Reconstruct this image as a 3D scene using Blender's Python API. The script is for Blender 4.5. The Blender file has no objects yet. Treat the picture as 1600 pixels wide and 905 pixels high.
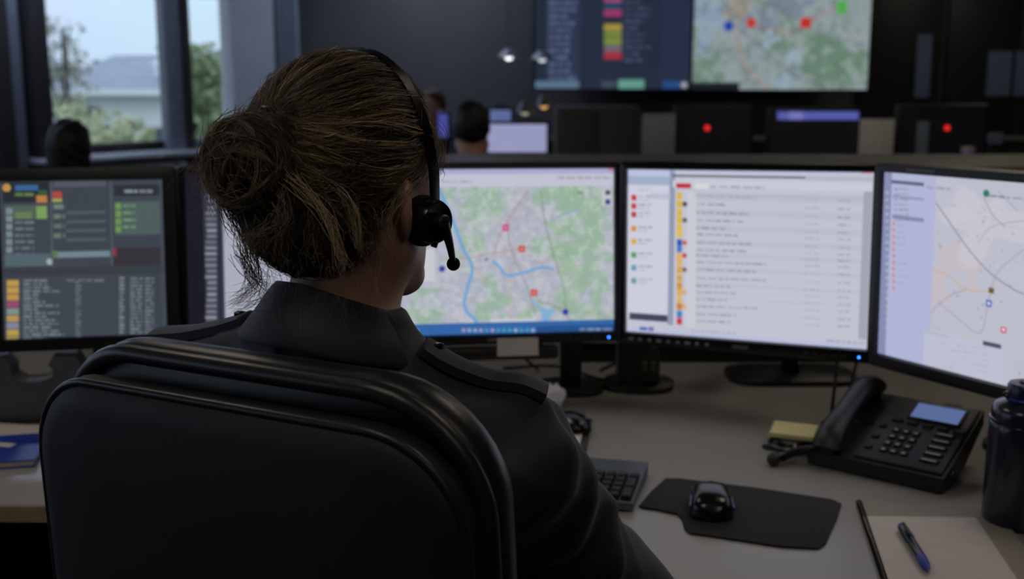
import bpy, bmesh, math, random
import numpy as np
from mathutils import Matrix, Vector
random.seed(7); rng = np.random.default_rng(7)
R = math.radians
S = bpy.context.scene
COL = S.collection

# ------------------------------------------------------------------ camera
F = 1778.0; PITCH = R(10.6); CAM = np.array([0, 0, 1.40])
cam_d = bpy.data.cameras.new('camera'); cam = bpy.data.objects.new('camera', cam_d); COL.objects.link(cam)
cam.location = CAM; cam.rotation_euler = (R(90) - PITCH, 0, 0)
cam_d.sensor_width = 36; cam_d.lens = F / 1600 * 36; cam_d.clip_end = 300
cam_d.dof.use_dof = True; cam_d.dof.focus_distance = 1.14; cam_d.dof.aperture_fstop = 5.2
S.camera = cam

# ------------------------------------------------------------------ world: overcast, pale blue
w = bpy.data.worlds.new('overcast_sky'); S.world = w; w.use_nodes = True
nt = w.node_tree; nt.nodes.clear()
o_ = nt.nodes.new('ShaderNodeOutputWorld'); bg = nt.nodes.new('ShaderNodeBackground')
tc = nt.nodes.new('ShaderNodeTexCoord'); sp = nt.nodes.new('ShaderNodeSeparateXYZ'); cr = nt.nodes.new('ShaderNodeValToRGB')
nz = nt.nodes.new('ShaderNodeTexNoise'); nz.inputs['Scale'].default_value = 5; nz.inputs['Detail'].default_value = 4
mx = nt.nodes.new('ShaderNodeMix'); mx.data_type = 'RGBA'; mx.inputs[0].default_value = .12
nt.links.new(tc.outputs['Generated'], sp.inputs[0]); nt.links.new(sp.outputs['Z'], cr.inputs[0])
nt.links.new(tc.outputs['Generated'], nz.inputs['Vector'])
cr.color_ramp.elements[0].position = 0.0; cr.color_ramp.elements[0].color = (.30, .36, .47, 1)     # overcast dome: zenith about three times the horizon
cr.color_ramp.elements[1].position = 1.0; cr.color_ramp.elements[1].color = (.75, .90, 1.0, 1)
nt.links.new(cr.outputs[0], mx.inputs[6]); nt.links.new(nz.outputs['Color'], mx.inputs[7])
nt.links.new(mx.outputs[2], bg.inputs[0]); bg.inputs[1].default_value = 2.15
nt.links.new(bg.outputs[0], o_.inputs[0])

S.view_settings.view_transform = 'Standard'; S.view_settings.look = 'None'
S.view_settings.exposure = 0.0; S.view_settings.gamma = 1.0; S.view_settings.use_curve_mapping = False
S.cycles.max_bounces = 7; S.cycles.diffuse_bounces = 4; S.cycles.glossy_bounces = 3
S.cycles.transparent_max_bounces = 12; S.cycles.caustics_reflective = False; S.cycles.caustics_refractive = False
S.cycles.sample_clamp_indirect = 4

CEIL_LAMP = 4.8; COOL_FILL = 12.0          # radiance of the dimmed ceiling panels and the added cool fill panels
SCREEN = 1.0             # brightness of the desk screens

# ------------------------------------------------------------------ geometry helpers
def un(px, py, d):
    """world point seen at photo pixel px,py at depth d along the lens axis"""
    X = (px - 800) / F * d; v = (452.5 - py) / F * d
    return np.array([X, d * math.cos(PITCH) + v * math.sin(PITCH), 1.40 - d * math.sin(PITCH) + v * math.cos(PITCH)])
def unz(px, py, z):
    a = un(px, py, 1.) - CAM; return CAM + a * ((z - 1.40) / a[2])
def uny(px, py, y):
    a = un(px, py, 1.) - CAM; return CAM + a * (y / a[1])
def proj(p):
    q = np.asarray(p, float) - CAM; d = q[1] * math.cos(PITCH) - q[2] * math.sin(PITCH); v = q[1] * math.sin(PITCH) + q[2] * math.cos(PITCH)
    return np.array([800 + F * q[0] / d, 452.5 - F * v / d])

def link(name, me, mat=None, parent=None, loc=None, rot=None):
    o = bpy.data.objects.new(name, me); COL.objects.link(o)
    if mat is not None and len(me.materials) == 0: me.materials.append(mat)
    if parent is not None: o.parent = parent
    if loc is not None: o.location = loc
    if rot is not None: o.rotation_euler = rot
    return o
def tag(o, label=None, cat=None, group=None, kind=None):
    if label: o['label'] = label
    if cat: o['category'] = cat
    if group: o['group'] = group
    if kind: o['kind'] = kind
    return o
def thing(name, label, cat, loc=(0, 0, 0), rz=0, group=None, kind=None):
    o = bpy.data.objects.new(name, None); COL.objects.link(o); o.location = loc; o.rotation_euler = (0, 0, rz)
    o.empty_display_size = .05
    return tag(o, label, cat, group, kind)

class MB:
    """collects shapes for ONE mesh"""
    def __init__(s): s.bm = bmesh.new()
    def _xf(s, vs, M):
        if M is not None: bmesh.ops.transform(s.bm, matrix=M, verts=vs)
        return vs
    def box(s, size, c=(0, 0, 0), bev=0, seg=2, M=None, rz=0, rx=0, ry=0):
        vs = bmesh.ops.create_cube(s.bm, size=1)['verts']
        bmesh.ops.scale(s.bm, vec=size, verts=vs)
        if bev > 0:
            es = list({e for v in vs for e in v.link_edges})
            r = bmesh.ops.bevel(s.bm, geom=es, offset=bev, segments=seg, affect='EDGES', profile=.5)
            vs = list({v for f in r['faces'] for v in f.verts} | {v for v in vs if v.is_valid})
        T = Matrix.Translation(c) @ Matrix.Rotation(rz, 4, 'Z') @ Matrix.Rotation(rx, 4, 'X') @ Matrix.Rotation(ry, 4, 'Y')
        s._xf(vs, T); return s._xf(vs, M)
    def lathe(s, prof, c=(0, 0, 0), n=32, M=None, cap=True):
        """prof: (r,z) list"""
        rings = []
        for r, z in prof:
            rings.append([s.bm.verts.new((r * math.cos(2 * math.pi * i / n), r * math.sin(2 * math.pi * i / n), z)) for i in range(n)])
        for a, b in zip(rings[:-1], rings[1:]):
            for i in range(n): s.bm.faces.new((a[i], a[(i + 1) % n], b[(i + 1) % n], b[i]))
        if cap:
            s.bm.faces.new(rings[0][::-1]); s.bm.faces.new(rings[-1])
        vs = [v for r in rings for v in r]
        s._xf(vs, Matrix.Translation(c)); return s._xf(vs, M)
    def tube(s, pts, r, n=8, closed=False, M=None, flat=None):
        pts = [Vector(p) for p in pts]; m = len(pts); rings = []
        up = Vector((0, 0, 1)); prev = None
        for i, p in enumerate(pts):
            a = pts[(i - 1) % m] if (i > 0 or closed) else p; b = pts[(i + 1) % m] if (i < m - 1 or closed) else p
            t = (b - a).normalized()
            if prev is None:
                x = t.orthogonal().normalized() if abs(t.dot(up)) > .95 else t.cross(up).normalized()
            else:
                x = (prev - t * prev.dot(t)).normalized()
            prev = x; y = t.cross(x)
            rr = r[i] if hasattr(r, '__len__') else r
            fx, fy = flat if flat else (1, 1)
            rings.append([s.bm.verts.new(p + x * (rr * fx * math.cos(2 * math.pi * k / n)) + y * (rr * fy * math.sin(2 * math.pi * k / n))) for k in range(n)])
        L = m if closed else m - 1
        for i in range(L):
            a, b = rings[i], rings[(i + 1) % m]
            for k in range(n): s.bm.faces.new((a[k], a[(k + 1) % n], b[(k + 1) % n], b[k]))
        if not closed: s.bm.faces.new(rings[0][::-1]); s.bm.faces.new(rings[-1])
        vs = [v for q in rings for v in q]
        return s._xf(vs, M)
    def prism(s, poly, z0, z1, M=None, bev=0):
        """poly: (x,y) list, extruded from z0 to z1"""
        lo = [s.bm.verts.new((x, y, z0)) for x, y in poly]; hi = [s.bm.verts.new((x, y, z1)) for x, y in poly]
        n = len(poly); fs = [s.bm.faces.new(lo[::-1]), s.bm.faces.new(hi)]
        for i in range(n): fs.append(s.bm.faces.new((lo[i], lo[(i + 1) % n], hi[(i + 1) % n], hi[i])))
        vs = lo + hi
        if bev:
            es = [e for e in fs[1].edges] + [e for e in fs[0].edges]
            r = bmesh.ops.bevel(s.bm, geom=es, offset=bev, segments=2, affect='EDGES', profile=.5)
            vs = list({v for f in r['faces'] for v in f.verts} | {v for v in vs if v.is_valid})
        return s._xf(vs, M)
    def sphere(s, r, c=(0, 0, 0), sc=(1, 1, 1), M=None, u=16, v=10):
        vs = bmesh.ops.create_uvsphere(s.bm, u_segments=u, v_segments=v, radius=r)['verts']
        bmesh.ops.scale(s.bm, vec=sc, verts=vs); s._xf(vs, Matrix.Translation(c)); return s._xf(vs, M)
    def loft(s, rings, cap=True, closed=True, M=None):
        rs = [[s.bm.verts.new(p) for p in r] for r in rings]
        n = len(rs[0])
        for a, b in zip(rs[:-1], rs[1:]):
            for i in range(n if closed else n - 1): s.bm.faces.new((a[i], a[(i + 1) % n], b[(i + 1) % n], b[i]))
        if cap: s.bm.faces.new(rs[0][::-1]); s.bm.faces.new(rs[-1])
        return s._xf([v for r in rs for v in r], M)
    def mesh(s, name, smooth=None):
        bmesh.ops.recalc_face_normals(s.bm, faces=s.bm.faces)
        me = bpy.data.meshes.new(name); s.bm.to_mesh(me); s.bm.free()
        if smooth is not None:
            me.polygons.foreach_set('use_smooth', [True] * len(me.polygons))
            try: me.set_sharp_from_angle(angle=R(smooth))
            except Exception: pass
        return me
    def build(s, name, mat, parent=None, smooth=35, off=None, loc=None, rot=None):
        if off is not None: bmesh.ops.translate(s.bm, vec=[-c for c in off], verts=s.bm.verts)
        return link(name, s.mesh(name, smooth), mat, parent, loc, rot)

def rrect(wd, ht, r, n=6):
    pts = []
    for cx, cy, a0 in ((wd / 2 - r, ht / 2 - r, 0), (-wd / 2 + r, ht / 2 - r, 90), (-wd / 2 + r, -ht / 2 + r, 180), (wd / 2 - r, -ht / 2 + r, 270)):
        for k in range(n + 1):
            a = R(a0 + 90 * k / n); pts.append((cx + r * math.cos(a), cy + r * math.sin(a)))
    return pts
def smooth_line(P, n=8):
    """Catmull-Rom"""
    P = [np.array(p, float) for p in P]; P = [2 * P[0] - P[1]] + P + [2 * P[-1] - P[-2]]; out = []
    for i in range(1, len(P) - 2):
        for k in range(n):
            t = k / n; a, b, c, d = P[i - 1], P[i], P[i + 1], P[i + 2]
            out.append(.5 * ((2 * b) + (c - a) * t + (2 * a - 5 * b + 4 * c - d) * t * t + (3 * b - a - 3 * c + d) * t ** 3))
    out.append(P[-2]); return out
def mesh_np(name, V, Fq, smooth=True):
    me = bpy.data.meshes.new(name); V = np.asarray(V, np.float32); Fq = np.asarray(Fq, np.int32)
    k = Fq.shape[1]
    me.vertices.add(len(V)); me.vertices.foreach_set('co', V.ravel())
    me.loops.add(Fq.size); me.loops.foreach_set('vertex_index', Fq.ravel())
    me.polygons.add(len(Fq)); me.polygons.foreach_set('loop_start', np.arange(0, Fq.size, k, dtype=np.int32))
    try: me.polygons.foreach_set('loop_total', np.full(len(Fq), k, np.int32))
    except Exception: pass
    me.update(calc_edges=True)
    if smooth: me.polygons.foreach_set('use_smooth', [True] * len(Fq))
    return me

# ------------------------------------------------------------------ materials
def srgb(c):
    c = [x / 255 for x in c]; return tuple((x / 12.92 if x <= .04045 else ((x + .055) / 1.055) ** 2.4) for x in c)
MATS = {}
def pm(name, rgb, rough=.5, var=.12, scale=40, bump=0, bscale=None, metal=0, spec=.5, sheen=0, coat=0, alpha=1, trans=0, stretch=None):
    if name in MATS: return MATS[name]
    m = bpy.data.materials.new(name); m.use_nodes = True; n = m.node_tree; b = n.nodes['Principled BSDF']
    c = srgb(rgb)
    t = n.nodes.new('ShaderNodeTexCoord'); mp = n.nodes.new('ShaderNodeMapping'); n.links.new(t.outputs['Object'], mp.inputs[0])
    if stretch: mp.inputs['Scale'].default_value = stretch
    z = n.nodes.new('ShaderNodeTexNoise'); z.inputs['Scale'].default_value = scale; z.inputs['Detail'].default_value = 4
    n.links.new(mp.outputs[0], z.inputs['Vector'])
    r = n.nodes.new('ShaderNodeValToRGB'); r.color_ramp.elements[0].position = .3; r.color_ramp.elements[1].position = .7
    r.color_ramp.elements[0].color = (*[x * (1 - var) for x in c], 1); r.color_ramp.elements[1].color = (*[min(1, x * (1 + var)) for x in c], 1)
    n.links.new(z.outputs[0], r.inputs[0]); n.links.new(r.outputs[0], b.inputs['Base Color'])
    b.inputs['Roughness'].default_value = rough; b.inputs['Metallic'].default_value = metal; b.inputs['Specular IOR Level'].default_value = spec
    b.inputs['Sheen Weight'].default_value = sheen; b.inputs['Coat Weight'].default_value = coat; b.inputs['Transmission Weight'].default_value = trans
    if alpha < 1: b.inputs['Alpha'].default_value = alpha
    if bump:
        z2 = n.nodes.new('ShaderNodeTexNoise'); z2.inputs['Scale'].default_value = bscale or scale; z2.inputs['Detail'].default_value = 3
        n.links.new(mp.outputs[0], z2.inputs['Vector'])
        bp = n.nodes.new('ShaderNodeBump'); bp.inputs['Strength'].default_value = bump; bp.inputs['Distance'].default_value = .002
        n.links.new(z2.outputs[0], bp.inputs['Height']); n.links.new(bp.outputs[0], b.inputs['Normal'])
    MATS[name] = m; return m
def em(name, rgb, strength=1.0):
    if name in MATS: return MATS[name]
    m = bpy.data.materials.new(name); m.use_nodes = True; n = m.node_tree; n.nodes.clear()
    o = n.nodes.new('ShaderNodeOutputMaterial'); e = n.nodes.new('ShaderNodeEmission'); e.inputs[0].default_value = (*srgb(rgb), 1); e.inputs[1].default_value = strength
    n.links.new(e.outputs[0], o.inputs[0]); MATS[name] = m; return m
def screen_mat(name, strength):
    """lit display: colour of the shown picture under a satin front"""
    m = bpy.data.materials.new(name); m.use_nodes = True; n = m.node_tree; b = n.nodes['Principled BSDF']
    a = n.nodes.new('ShaderNodeAttribute'); a.attribute_name = 'picture'
    b.inputs['Base Color'].default_value = (.01, .01, .012, 1); b.inputs['Roughness'].default_value = .45
    n.links.new(a.outputs['Color'], b.inputs['Emission Color']); b.inputs['Emission Strength'].default_value = strength
    return m
def pane_mat():
    m = bpy.data.materials.new('window_glass'); m.use_nodes = True; n = m.node_tree; n.nodes.clear()
    o = n.nodes.new('ShaderNodeOutputMaterial'); t = n.nodes.new('ShaderNodeBsdfTransparent'); g = n.nodes.new('ShaderNodeBsdfGlossy')
    t.inputs[0].default_value = (.93, .95, .97, 1); g.inputs['Roughness'].default_value = .02
    fr = n.nodes.new('ShaderNodeFresnel'); fr.inputs[0].default_value = 1.25
    mx = n.nodes.new('ShaderNodeMixShader'); n.links.new(fr.outputs[0], mx.inputs[0]); n.links.new(t.outputs[0], mx.inputs[1]); n.links.new(g.outputs[0], mx.inputs[2])
    n.links.new(mx.outputs[0], o.inputs[0]); return m
GLASS = pane_mat()
M_BLACK = pm('black_plastic', (22, 22, 24), .42, .1, 200, .05, 900)
M_GLOSS = pm('gloss_black_plastic', (16, 16, 18), .22, .1, 60)
M_DGREY = pm('dark_grey_plastic', (48, 48, 50), .45, .1, 120, .05, 800)
M_RUBBER = pm('rubber', (20, 20, 21), .8, .15, 150, .1, 700)
M_DESK = pm('desk_laminate', (158, 156, 151), .30, .05, 9, .03, 300, spec=.6)
M_EDGE = pm('desk_edge', (168, 148, 112), .5, .1, 30)
M_METAL = pm('grey_metal', (120, 120, 124), .4, .08, 40, metal=.8)
M_PAPER = pm('paper', (205, 198, 192), .8, .04, 30, .05, 200)
M_WALL = pm('wall_paint', (98, 95, 94), .7, .05, 4, .05, 120)
M_WALL_D = pm('dark_wall_panel', (38, 40, 42), .45, .1, 5)
M_WALL_L = pm('pale_column_paint', (205, 208, 214), .7, .05, 4)
M_FRAME = pm('window_frame_metal', (122, 128, 140), .5, .1, 10)
M_FRAME_D = pm('window_frame_dark', (50, 46, 46), .6, .1, 10)
M_CARPET = pm('carpet', (62, 62, 66), .95, .25, 300, .3, 500)
M_CEIL = pm('ceiling_tile', (150, 150, 148), .9, .05, 60)
M_CHAIR = pm('chair_upholstery', (16, 20, 23), .62, .2, 60, .12, 900)
M_CHAIR_RIM = pm('chair_vinyl', (26, 28, 31), .36, .15, 60, .08, 500)
M_SHIRT = pm('shirt_cloth', (22, 27, 43), .62, .15, 120, .12, 1100, sheen=.12)
M_TROUSER = pm('trouser_cloth', (22, 24, 30), .85, .15, 120, .12, 900)
M_SKIN = pm('skin', (200, 154, 134), .5, .08, 30, .08, 500)
M_EYE = pm('eyeball', (225, 222, 216), .2, .02, 10)
M_BLUE = pm('blue_plastic', (20, 56, 160), .35, .1, 40)

# ------------------------------------------------------------------ implicit surfaces (for the figures)
class Field:
    def __init__(s, lo, hi, h):
        s.lo = np.array(lo, float); s.h = h; s.n = np.ceil((np.array(hi) - s.lo) / h).astype(int) + 1
        s.ax = [(s.lo[i] + h * np.arange(s.n[i])).astype(np.float32) for i in range(3)]; s.v = np.full(s.n, 10., np.float32)
    def sl(s, lo, hi, m):
        a = np.clip(np.floor((np.array(lo) - m - s.lo) / s.h).astype(int), 0, s.n); b = np.clip(np.ceil((np.array(hi) + m - s.lo) / s.h).astype(int) + 1, 0, s.n)
        return tuple(slice(a[i], b[i]) for i in range(3))
    def xyz(s, q):
        return s.ax[0][q[0]][:, None, None], s.ax[1][q[1]][None, :, None], s.ax[2][q[2]][None, None, :]
    def join(s, q, b, k, sub=False):
        a = s.v[q]
        if a.size == 0: return
        if sub:
            b = -b; hh = np.clip(.5 - .5 * (b - a) / k, 0, 1); s.v[q] = b * (1 - hh) + a * hh + k * hh * (1 - hh)
        else:
            hh = np.clip(.5 + .5 * (b - a) / k, 0, 1); s.v[q] = b * (1 - hh) + a * hh - k * hh * (1 - hh)
    def cap(s, a, b, ra, rb=None, k=.03, sub=False):
        rb = ra if rb is None else rb; a = np.array(a, float); b = np.array(b, float); rm = max(ra, rb)
        q = s.sl(np.minimum(a, b) - rm, np.maximum(a, b) + rm, k + .02); x, y, z = s.xyz(q)
        ba = b - a; L = max(ba @ ba, 1e-9)
        t = np.clip(((x - a[0]) * ba[0] + (y - a[1]) * ba[1] + (z - a[2]) * ba[2]) / L, 0, 1)
        d = np.sqrt((x - a[0] - t * ba[0]) ** 2 + (y - a[1] - t * ba[1]) ** 2 + (z - a[2] - t * ba[2]) ** 2) - (ra + (rb - ra) * t)
        s.join(q, d.astype(np.float32), k, sub)
    def ell(s, c, r, k=.03, sub=False, rz=0, rx=0):
        c = np.array(c, float); r = np.array(r, float); rm = r.max() if (rz or rx) else r
        q = s.sl(c - rm, c + rm, k + .02); x, y, z = s.xyz(q); x = x - c[0]; y = y - c[1]; z = z - c[2]
        if rz: cz, sz = math.cos(-rz), math.sin(-rz); x, y = x * cz - y * sz, x * sz + y * cz
        if rx: cx, sx = math.cos(-rx), math.sin(-rx); y, z = y * cx - z * sx, y * sx + z * cx
        k0 = np.sqrt((x / r[0]) ** 2 + (y / r[1]) ** 2 + (z / r[2]) ** 2); k1 = np.sqrt((x / r[0] ** 2) ** 2 + (y / r[1] ** 2) ** 2 + (z / r[2] ** 2) ** 2)
        s.join(q, (k0 * (k0 - 1) / np.maximum(k1, 1e-6)).astype(np.float32), k, sub)
    def all(s): return s.xyz((slice(None),) * 3)
    def net(s):
        f = s.v; ins = f < 0; nx, ny, nz = f.shape
        cnt = np.zeros((nx - 1, ny - 1, nz - 1), np.int8)
        C8 = [(i, j, k) for i in (0, 1) for j in (0, 1) for k in (0, 1)]
        for i, j, k in C8: cnt += ins[i:nx - 1 + i, j:ny - 1 + j, k:nz - 1 + k]
        I, J, K = np.nonzero((cnt > 0) & (cnt < 8))
        idx = np.full(cnt.shape, -1, np.int32); idx[I, J, K] = np.arange(len(I))
        val = {c: f[I + c[0], J + c[1], K + c[2]] for c in C8}
        P = np.zeros((len(I), 3)); N = np.zeros(len(I))
        for a in C8:
            for ax in range(3):
                if a[ax] == 0:
                    b = list(a); b[ax] = 1; b = tuple(b); va, vb = val[a], val[b]; m = (va < 0) != (vb < 0)
                    t = np.where(m, va / np.where(m, va - vb, 1), 0); p = np.tile(np.array(a, float), (len(I), 1)); p[:, ax] += t
                    P += p * m[:, None]; N += m
        V = (P / N[:, None] + np.stack([I, J, K], 1)) * s.h + s.lo
        Q = []
        for ax in range(3):
            u, v = [(1, 2), (2, 0), (0, 1)][ax]
            A = [slice(1, -1)] * 3; A[ax] = slice(0, -1); B = [slice(1, -1)] * 3; B[ax] = slice(1, None)
            a, b = ins[tuple(A)], ins[tuple(B)]
            ii = np.stack(np.nonzero(a != b), 1); fl = a[tuple(ii.T)]
            g = ii.copy(); g[:, u] += 1; g[:, v] += 1
            def cell(du, dv):
                c = g.copy(); c[:, u] -= du; c[:, v] -= dv; return idx[tuple(c.T)]
            q = np.stack([cell(1, 1), cell(0, 1), cell(0, 0), cell(1, 0)], 1); q[~fl] = q[~fl][:, ::-1]; Q.append(q)
        Q = np.concatenate(Q); Q = Q[(Q >= 0).all(1)]
        return V, Q
def relax(V, Q, it=2, lam=.5):
    e = np.concatenate([Q[:, [0, 1]], Q[:, [1, 2]], Q[:, [2, 3]], Q[:, [3, 0]]]); e = np.concatenate([e, e[:, ::-1]])
    n = np.bincount(e[:, 0], minlength=len(V))[:, None]
    for _ in range(it):
        s = np.stack([np.bincount(e[:, 0], weights=V[e[:, 1], k], minlength=len(V)) for k in range(3)], 1)
        V = V * (1 - lam) + lam * s / np.maximum(n, 1)
    return V

# ------------------------------------------------------------------ display pictures
class Canvas:
    def __init__(s, W, H, base, corners=None):
        s.W, s.H = W, H; s.a = np.zeros((H, W, 3)); s.a[:] = srgb(base); s.Hm = None
        s.X, s.Y = np.meshgrid((np.arange(W) + .5), (np.arange(H) + .5))
        if corners:      # photo pixels of the four screen corners (tl,tr,br,bl) -> canvas
            A = []; bb = []
            for (x, y), (u, v) in zip(corners, ((0, 0), (W, 0), (W, H), (0, H))):
                A += [[x, y, 1, 0, 0, 0, -u * x, -u * y], [0, 0, 0, x, y, 1, -v * x, -v * y]]; bb += [u, v]
            s.Hm = np.append(np.linalg.solve(np.array(A, float), np.array(bb, float)), 1).reshape(3, 3)
    def uv(s, p):
        if s.Hm is None: return np.array(p, float)
        q = s.Hm @ np.array([p[0], p[1], 1.]); return q[:2] / q[2]
    def mix(s, m, c, al=1.0):
        m = np.clip(m, 0, 1)[..., None] * al; s.a = s.a * (1 - m) + np.array(srgb(c)) * m
    def rect(s, p0, p1, c, al=1.0):
        a, b = s.uv(p0), s.uv(p1)
        m = np.clip(s.X - a[0] + .5, 0, 1) * np.clip(b[0] - s.X + .5, 0, 1) * np.clip(s.Y - a[1] + .5, 0, 1) * np.clip(b[1] - s.Y + .5, 0, 1); s.mix(m, c, al)
    def line(s, pts, wd, c, al=1.0):
        pts = [s.uv(p) for p in pts]
        m = np.zeros_like(s.X)
        for a, b in zip(pts[:-1], pts[1:]):
            d = b - a; L = max(d @ d, 1e-6); t = np.clip(((s.X - a[0]) * d[0] + (s.Y - a[1]) * d[1]) / L, 0, 1)
            m = np.maximum(m, np.clip(wd / 2 + .5 - np.hypot(s.X - a[0] - t * d[0], s.Y - a[1] - t * d[1]), 0, 1))
        s.mix(m, c, al)
    def disc(s, p, r, c, al=1.0):
        a = s.uv(p); s.mix(np.clip(r + .5 - np.hypot(s.X - a[0], s.Y - a[1]), 0, 1), c, al)
    def blob(s, p, rx, ry, c, al=1.0, seed=0, rough=.5):
        a = s.uv(p); th = np.arctan2((s.Y - a[1]) / ry, (s.X - a[0]) / rx); g = np.random.default_rng(seed); rr = 1.0
        for k in range(2, 9): rr = rr + rough / k * g.normal() * np.cos(k * th + g.uniform(0, 6.3))
        s.mix((rr - np.hypot((s.X - a[0]) / rx, (s.Y - a[1]) / ry)) * 6, c, al)
    def text(s, x0, x1, y, h, c, al=.7, seed=0, skew=0.0):
        """a line of blurred words, photo pixels"""
        g = np.random.default_rng(seed + int(x0 * 7 + y * 13)); x = x0
        while x < x1:
            l = g.uniform(4, 16); s.rect((x, y + (x - x0) * skew), (min(x + l, x1), y + h + (x - x0) * skew), c, al * g.uniform(.55, 1)); x += l + g.uniform(1.5, 4)
    def noise(s, sc, seed=0, oct=4):
        g = np.random.default_rng(seed); out = np.zeros_like(s.X); amp = 1.; tot = 0
        for o in range(oct):
            n = max(2, int(s.W / sc * 2 ** o)); mrows = max(2, int(s.H / sc * 2 ** o)); G = g.uniform(0, 1, (mrows + 2, n + 2))
            x = s.X / s.W * n; y = s.Y / s.H * mrows; i = x.astype(int); j = y.astype(int); fx = x - i; fy = y - j; fx = fx * fx * (3 - 2 * fx); fy = fy * fy * (3 - 2 * fy)
            out += amp * ((G[j, i] * (1 - fx) + G[j, i + 1] * fx) * (1 - fy) + (G[j + 1, i] * (1 - fx) + G[j + 1, i + 1] * fx) * fy); tot += amp; amp *= .6
        return out / tot
    def mesh(s, name, wd, ht, M):
        """grid centred on 0 in x,z facing -y, transformed by M"""
        W, H = s.W, s.H
        x, z = np.meshgrid(np.linspace(-wd / 2, wd / 2, W), np.linspace(ht / 2, -ht / 2, H)); V = np.stack([x.ravel(), np.zeros(W * H), z.ravel()], 1)
        Mn = np.array(M); V = V @ Mn[:3, :3].T + Mn[:3, 3]
        i = (np.arange(H - 1)[:, None] * W + np.arange(W - 1)[None]).ravel(); Q = np.stack([i, i + W, i + W + 1, i + 1], 1)
        me = mesh_np(name, V, Q, False); at = me.color_attributes.new('picture', 'FLOAT_COLOR', 'POINT')
        c = np.ones((W * H, 4), np.float32); c[:, :3] = s.a.reshape(-1, 3); at.data.foreach_set('color', c.ravel()); return me

# ================================================================== THE ROOM
def structure(o, label, cat): return tag(o, label, cat, kind='structure')
FLOOR_POLY = [(-5.05, -2.6), (4.6, -2.6), (4.6, 9.85), (-1.72, 9.85), (-5.05, 5.66)]
b = MB(); b.prism([(-5.4, -2.9), (4.9, -2.9), (4.9, 10.1), (-1.7, 10.1), (-5.4, 5.6)], -.05, 0); structure(b.build('floor', M_CARPET), 'dark grey carpet floor under the desks', 'floor')
b = MB(); b.prism([(-5.4, -2.9), (4.9, -2.9), (4.9, 10.1), (-1.7, 10.1), (-5.4, 5.6)], 2.8, 2.9); structure(b.build('ceiling', M_CEIL), 'pale tiled ceiling over the room', 'ceiling')
b = MB(); b.box((6.8, .15, 2.8), (1.55, 9.92, 1.4)); wall_back = structure(b.build('wall_back', M_WALL), 'dim grey back wall that carries the large displays', 'wall')
b = MB(); b.box((.15, 12.9, 2.8), (4.75, 3.5, 1.4)); structure(b.build('wall_right', M_WALL_D), 'dark side wall of the control room', 'wall')
b = MB(); b.box((10.2, .15, 2.8), (-.3, -2.75, 1.4)); structure(b.build('wall_rear', M_WALL), 'grey wall behind the operator', 'wall')
# dark glazed wall panels to the right of the displays
for k, (x0, x1) in enumerate(((2.95, 3.62), (3.66, 4.28), (4.32, 4.66))):
    b = MB(); b.box((x1 - x0, .05, 2.78), ((x0 + x1) / 2, 9.80, 1.4), .006); link_o = b.build('panel', M_WALL_D, wall_back)
# oblique window wall: base point, direction, windows at t ranges
W0 = Vector((-2.82, 8.46, 0)); WD = Vector((.62, .78, 0)).normalized(); WANG = math.atan2(WD.y, WD.x)
def wall_with_windows(name, origin, ang, t0, t1, wins, sill, head, label, thick=.22):
    M = Matrix.Translation(origin) @ Matrix.Rotation(ang, 4, 'Z')      # local x along wall, y outward (to the left of travel)
    b = MB(); edges = [t0] + [q for p in wins for q in p] + [t1]
    for a, c in zip(edges[0::2], edges[1::2]): b.box((c - a, thick, 2.8), ((a + c) / 2, thick / 2, 1.4), M=M)
    for a, c in wins:
        b.box((c - a, thick, sill), ((a + c) / 2, thick / 2, sill / 2), M=M); b.box((c - a, thick, 2.8 - head), ((a + c) / 2, thick / 2, (2.8 + head) / 2), M=M)
    return structure(b.build(name, M_WALL_L), label, 'wall'), M
wins = [(-2.3, -1.28), (-.78, .43), (.50, 1.02)]
wall_o, WM = wall_with_windows('wall_left', W0, WANG, -3.6, 1.66, wins, .85, 2.55, 'pale oblique window wall on the left')
side_w = [(.5, 2.0), (2.4, 3.9), (4.3, 5.8), (6.2, 7.9)]
wall_s, SM = wall_with_windows('wall_side', Vector((-5.05, -2.6, 0)), R(90), 0, 8.3, side_w, .85, 2.55, 'long side wall with windows at the left')
def window(idx, M, a, c, sill, head, label, fmat, wide):
    t = thing('window_%d' % idx, label, 'window', M @ Vector(((a + c) / 2, 0, sill)), kind='structure'); off = t.location
    for (x, z, wx, wz) in ((a + wide / 2, (sill + head) / 2, wide, head - sill), (c - wide / 2, (sill + head) / 2, wide, head - sill), ((a + c) / 2, sill + .035, c - a, .07), ((a + c) / 2, head - .035, c - a, .07)):
        b = MB(); b.box((wx, .09, wz), (x, .10, z), .006, M=M); b.build('frame', fmat, t, off=off)
    b = MB(); b.box((c - a - .02, .008, head - sill - .02), ((a + c) / 2, .11, (sill + head) / 2), M=M); b.build('pane', GLASS, t, off=off)
    b = MB(); b.box((c - a + .06, .30, .035), ((a + c) / 2, -.06, sill - .018), .006, M=M); b.build('sill', M_WALL_L, t, off=off)
    return t
window(1, WM, *wins[0], .85, 2.55, 'window at the far edge beside the dark jamb', M_FRAME, .06)
window(2, WM, *wins[1], .85, 2.55, 'wide window showing a grey-roofed house outside', M_FRAME_D, .05)
window(3, WM, *wins[2], .85, 2.55, 'narrow window pane showing green trees beside the column', M_FRAME, .04)
for i, (a, c) in enumerate(side_w): window(4 + i, SM, a, c, .85, 2.55, 'side window number %s from the rear wall' % ('one', 'two', 'three', 'four')[i], M_FRAME, .06)
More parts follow.
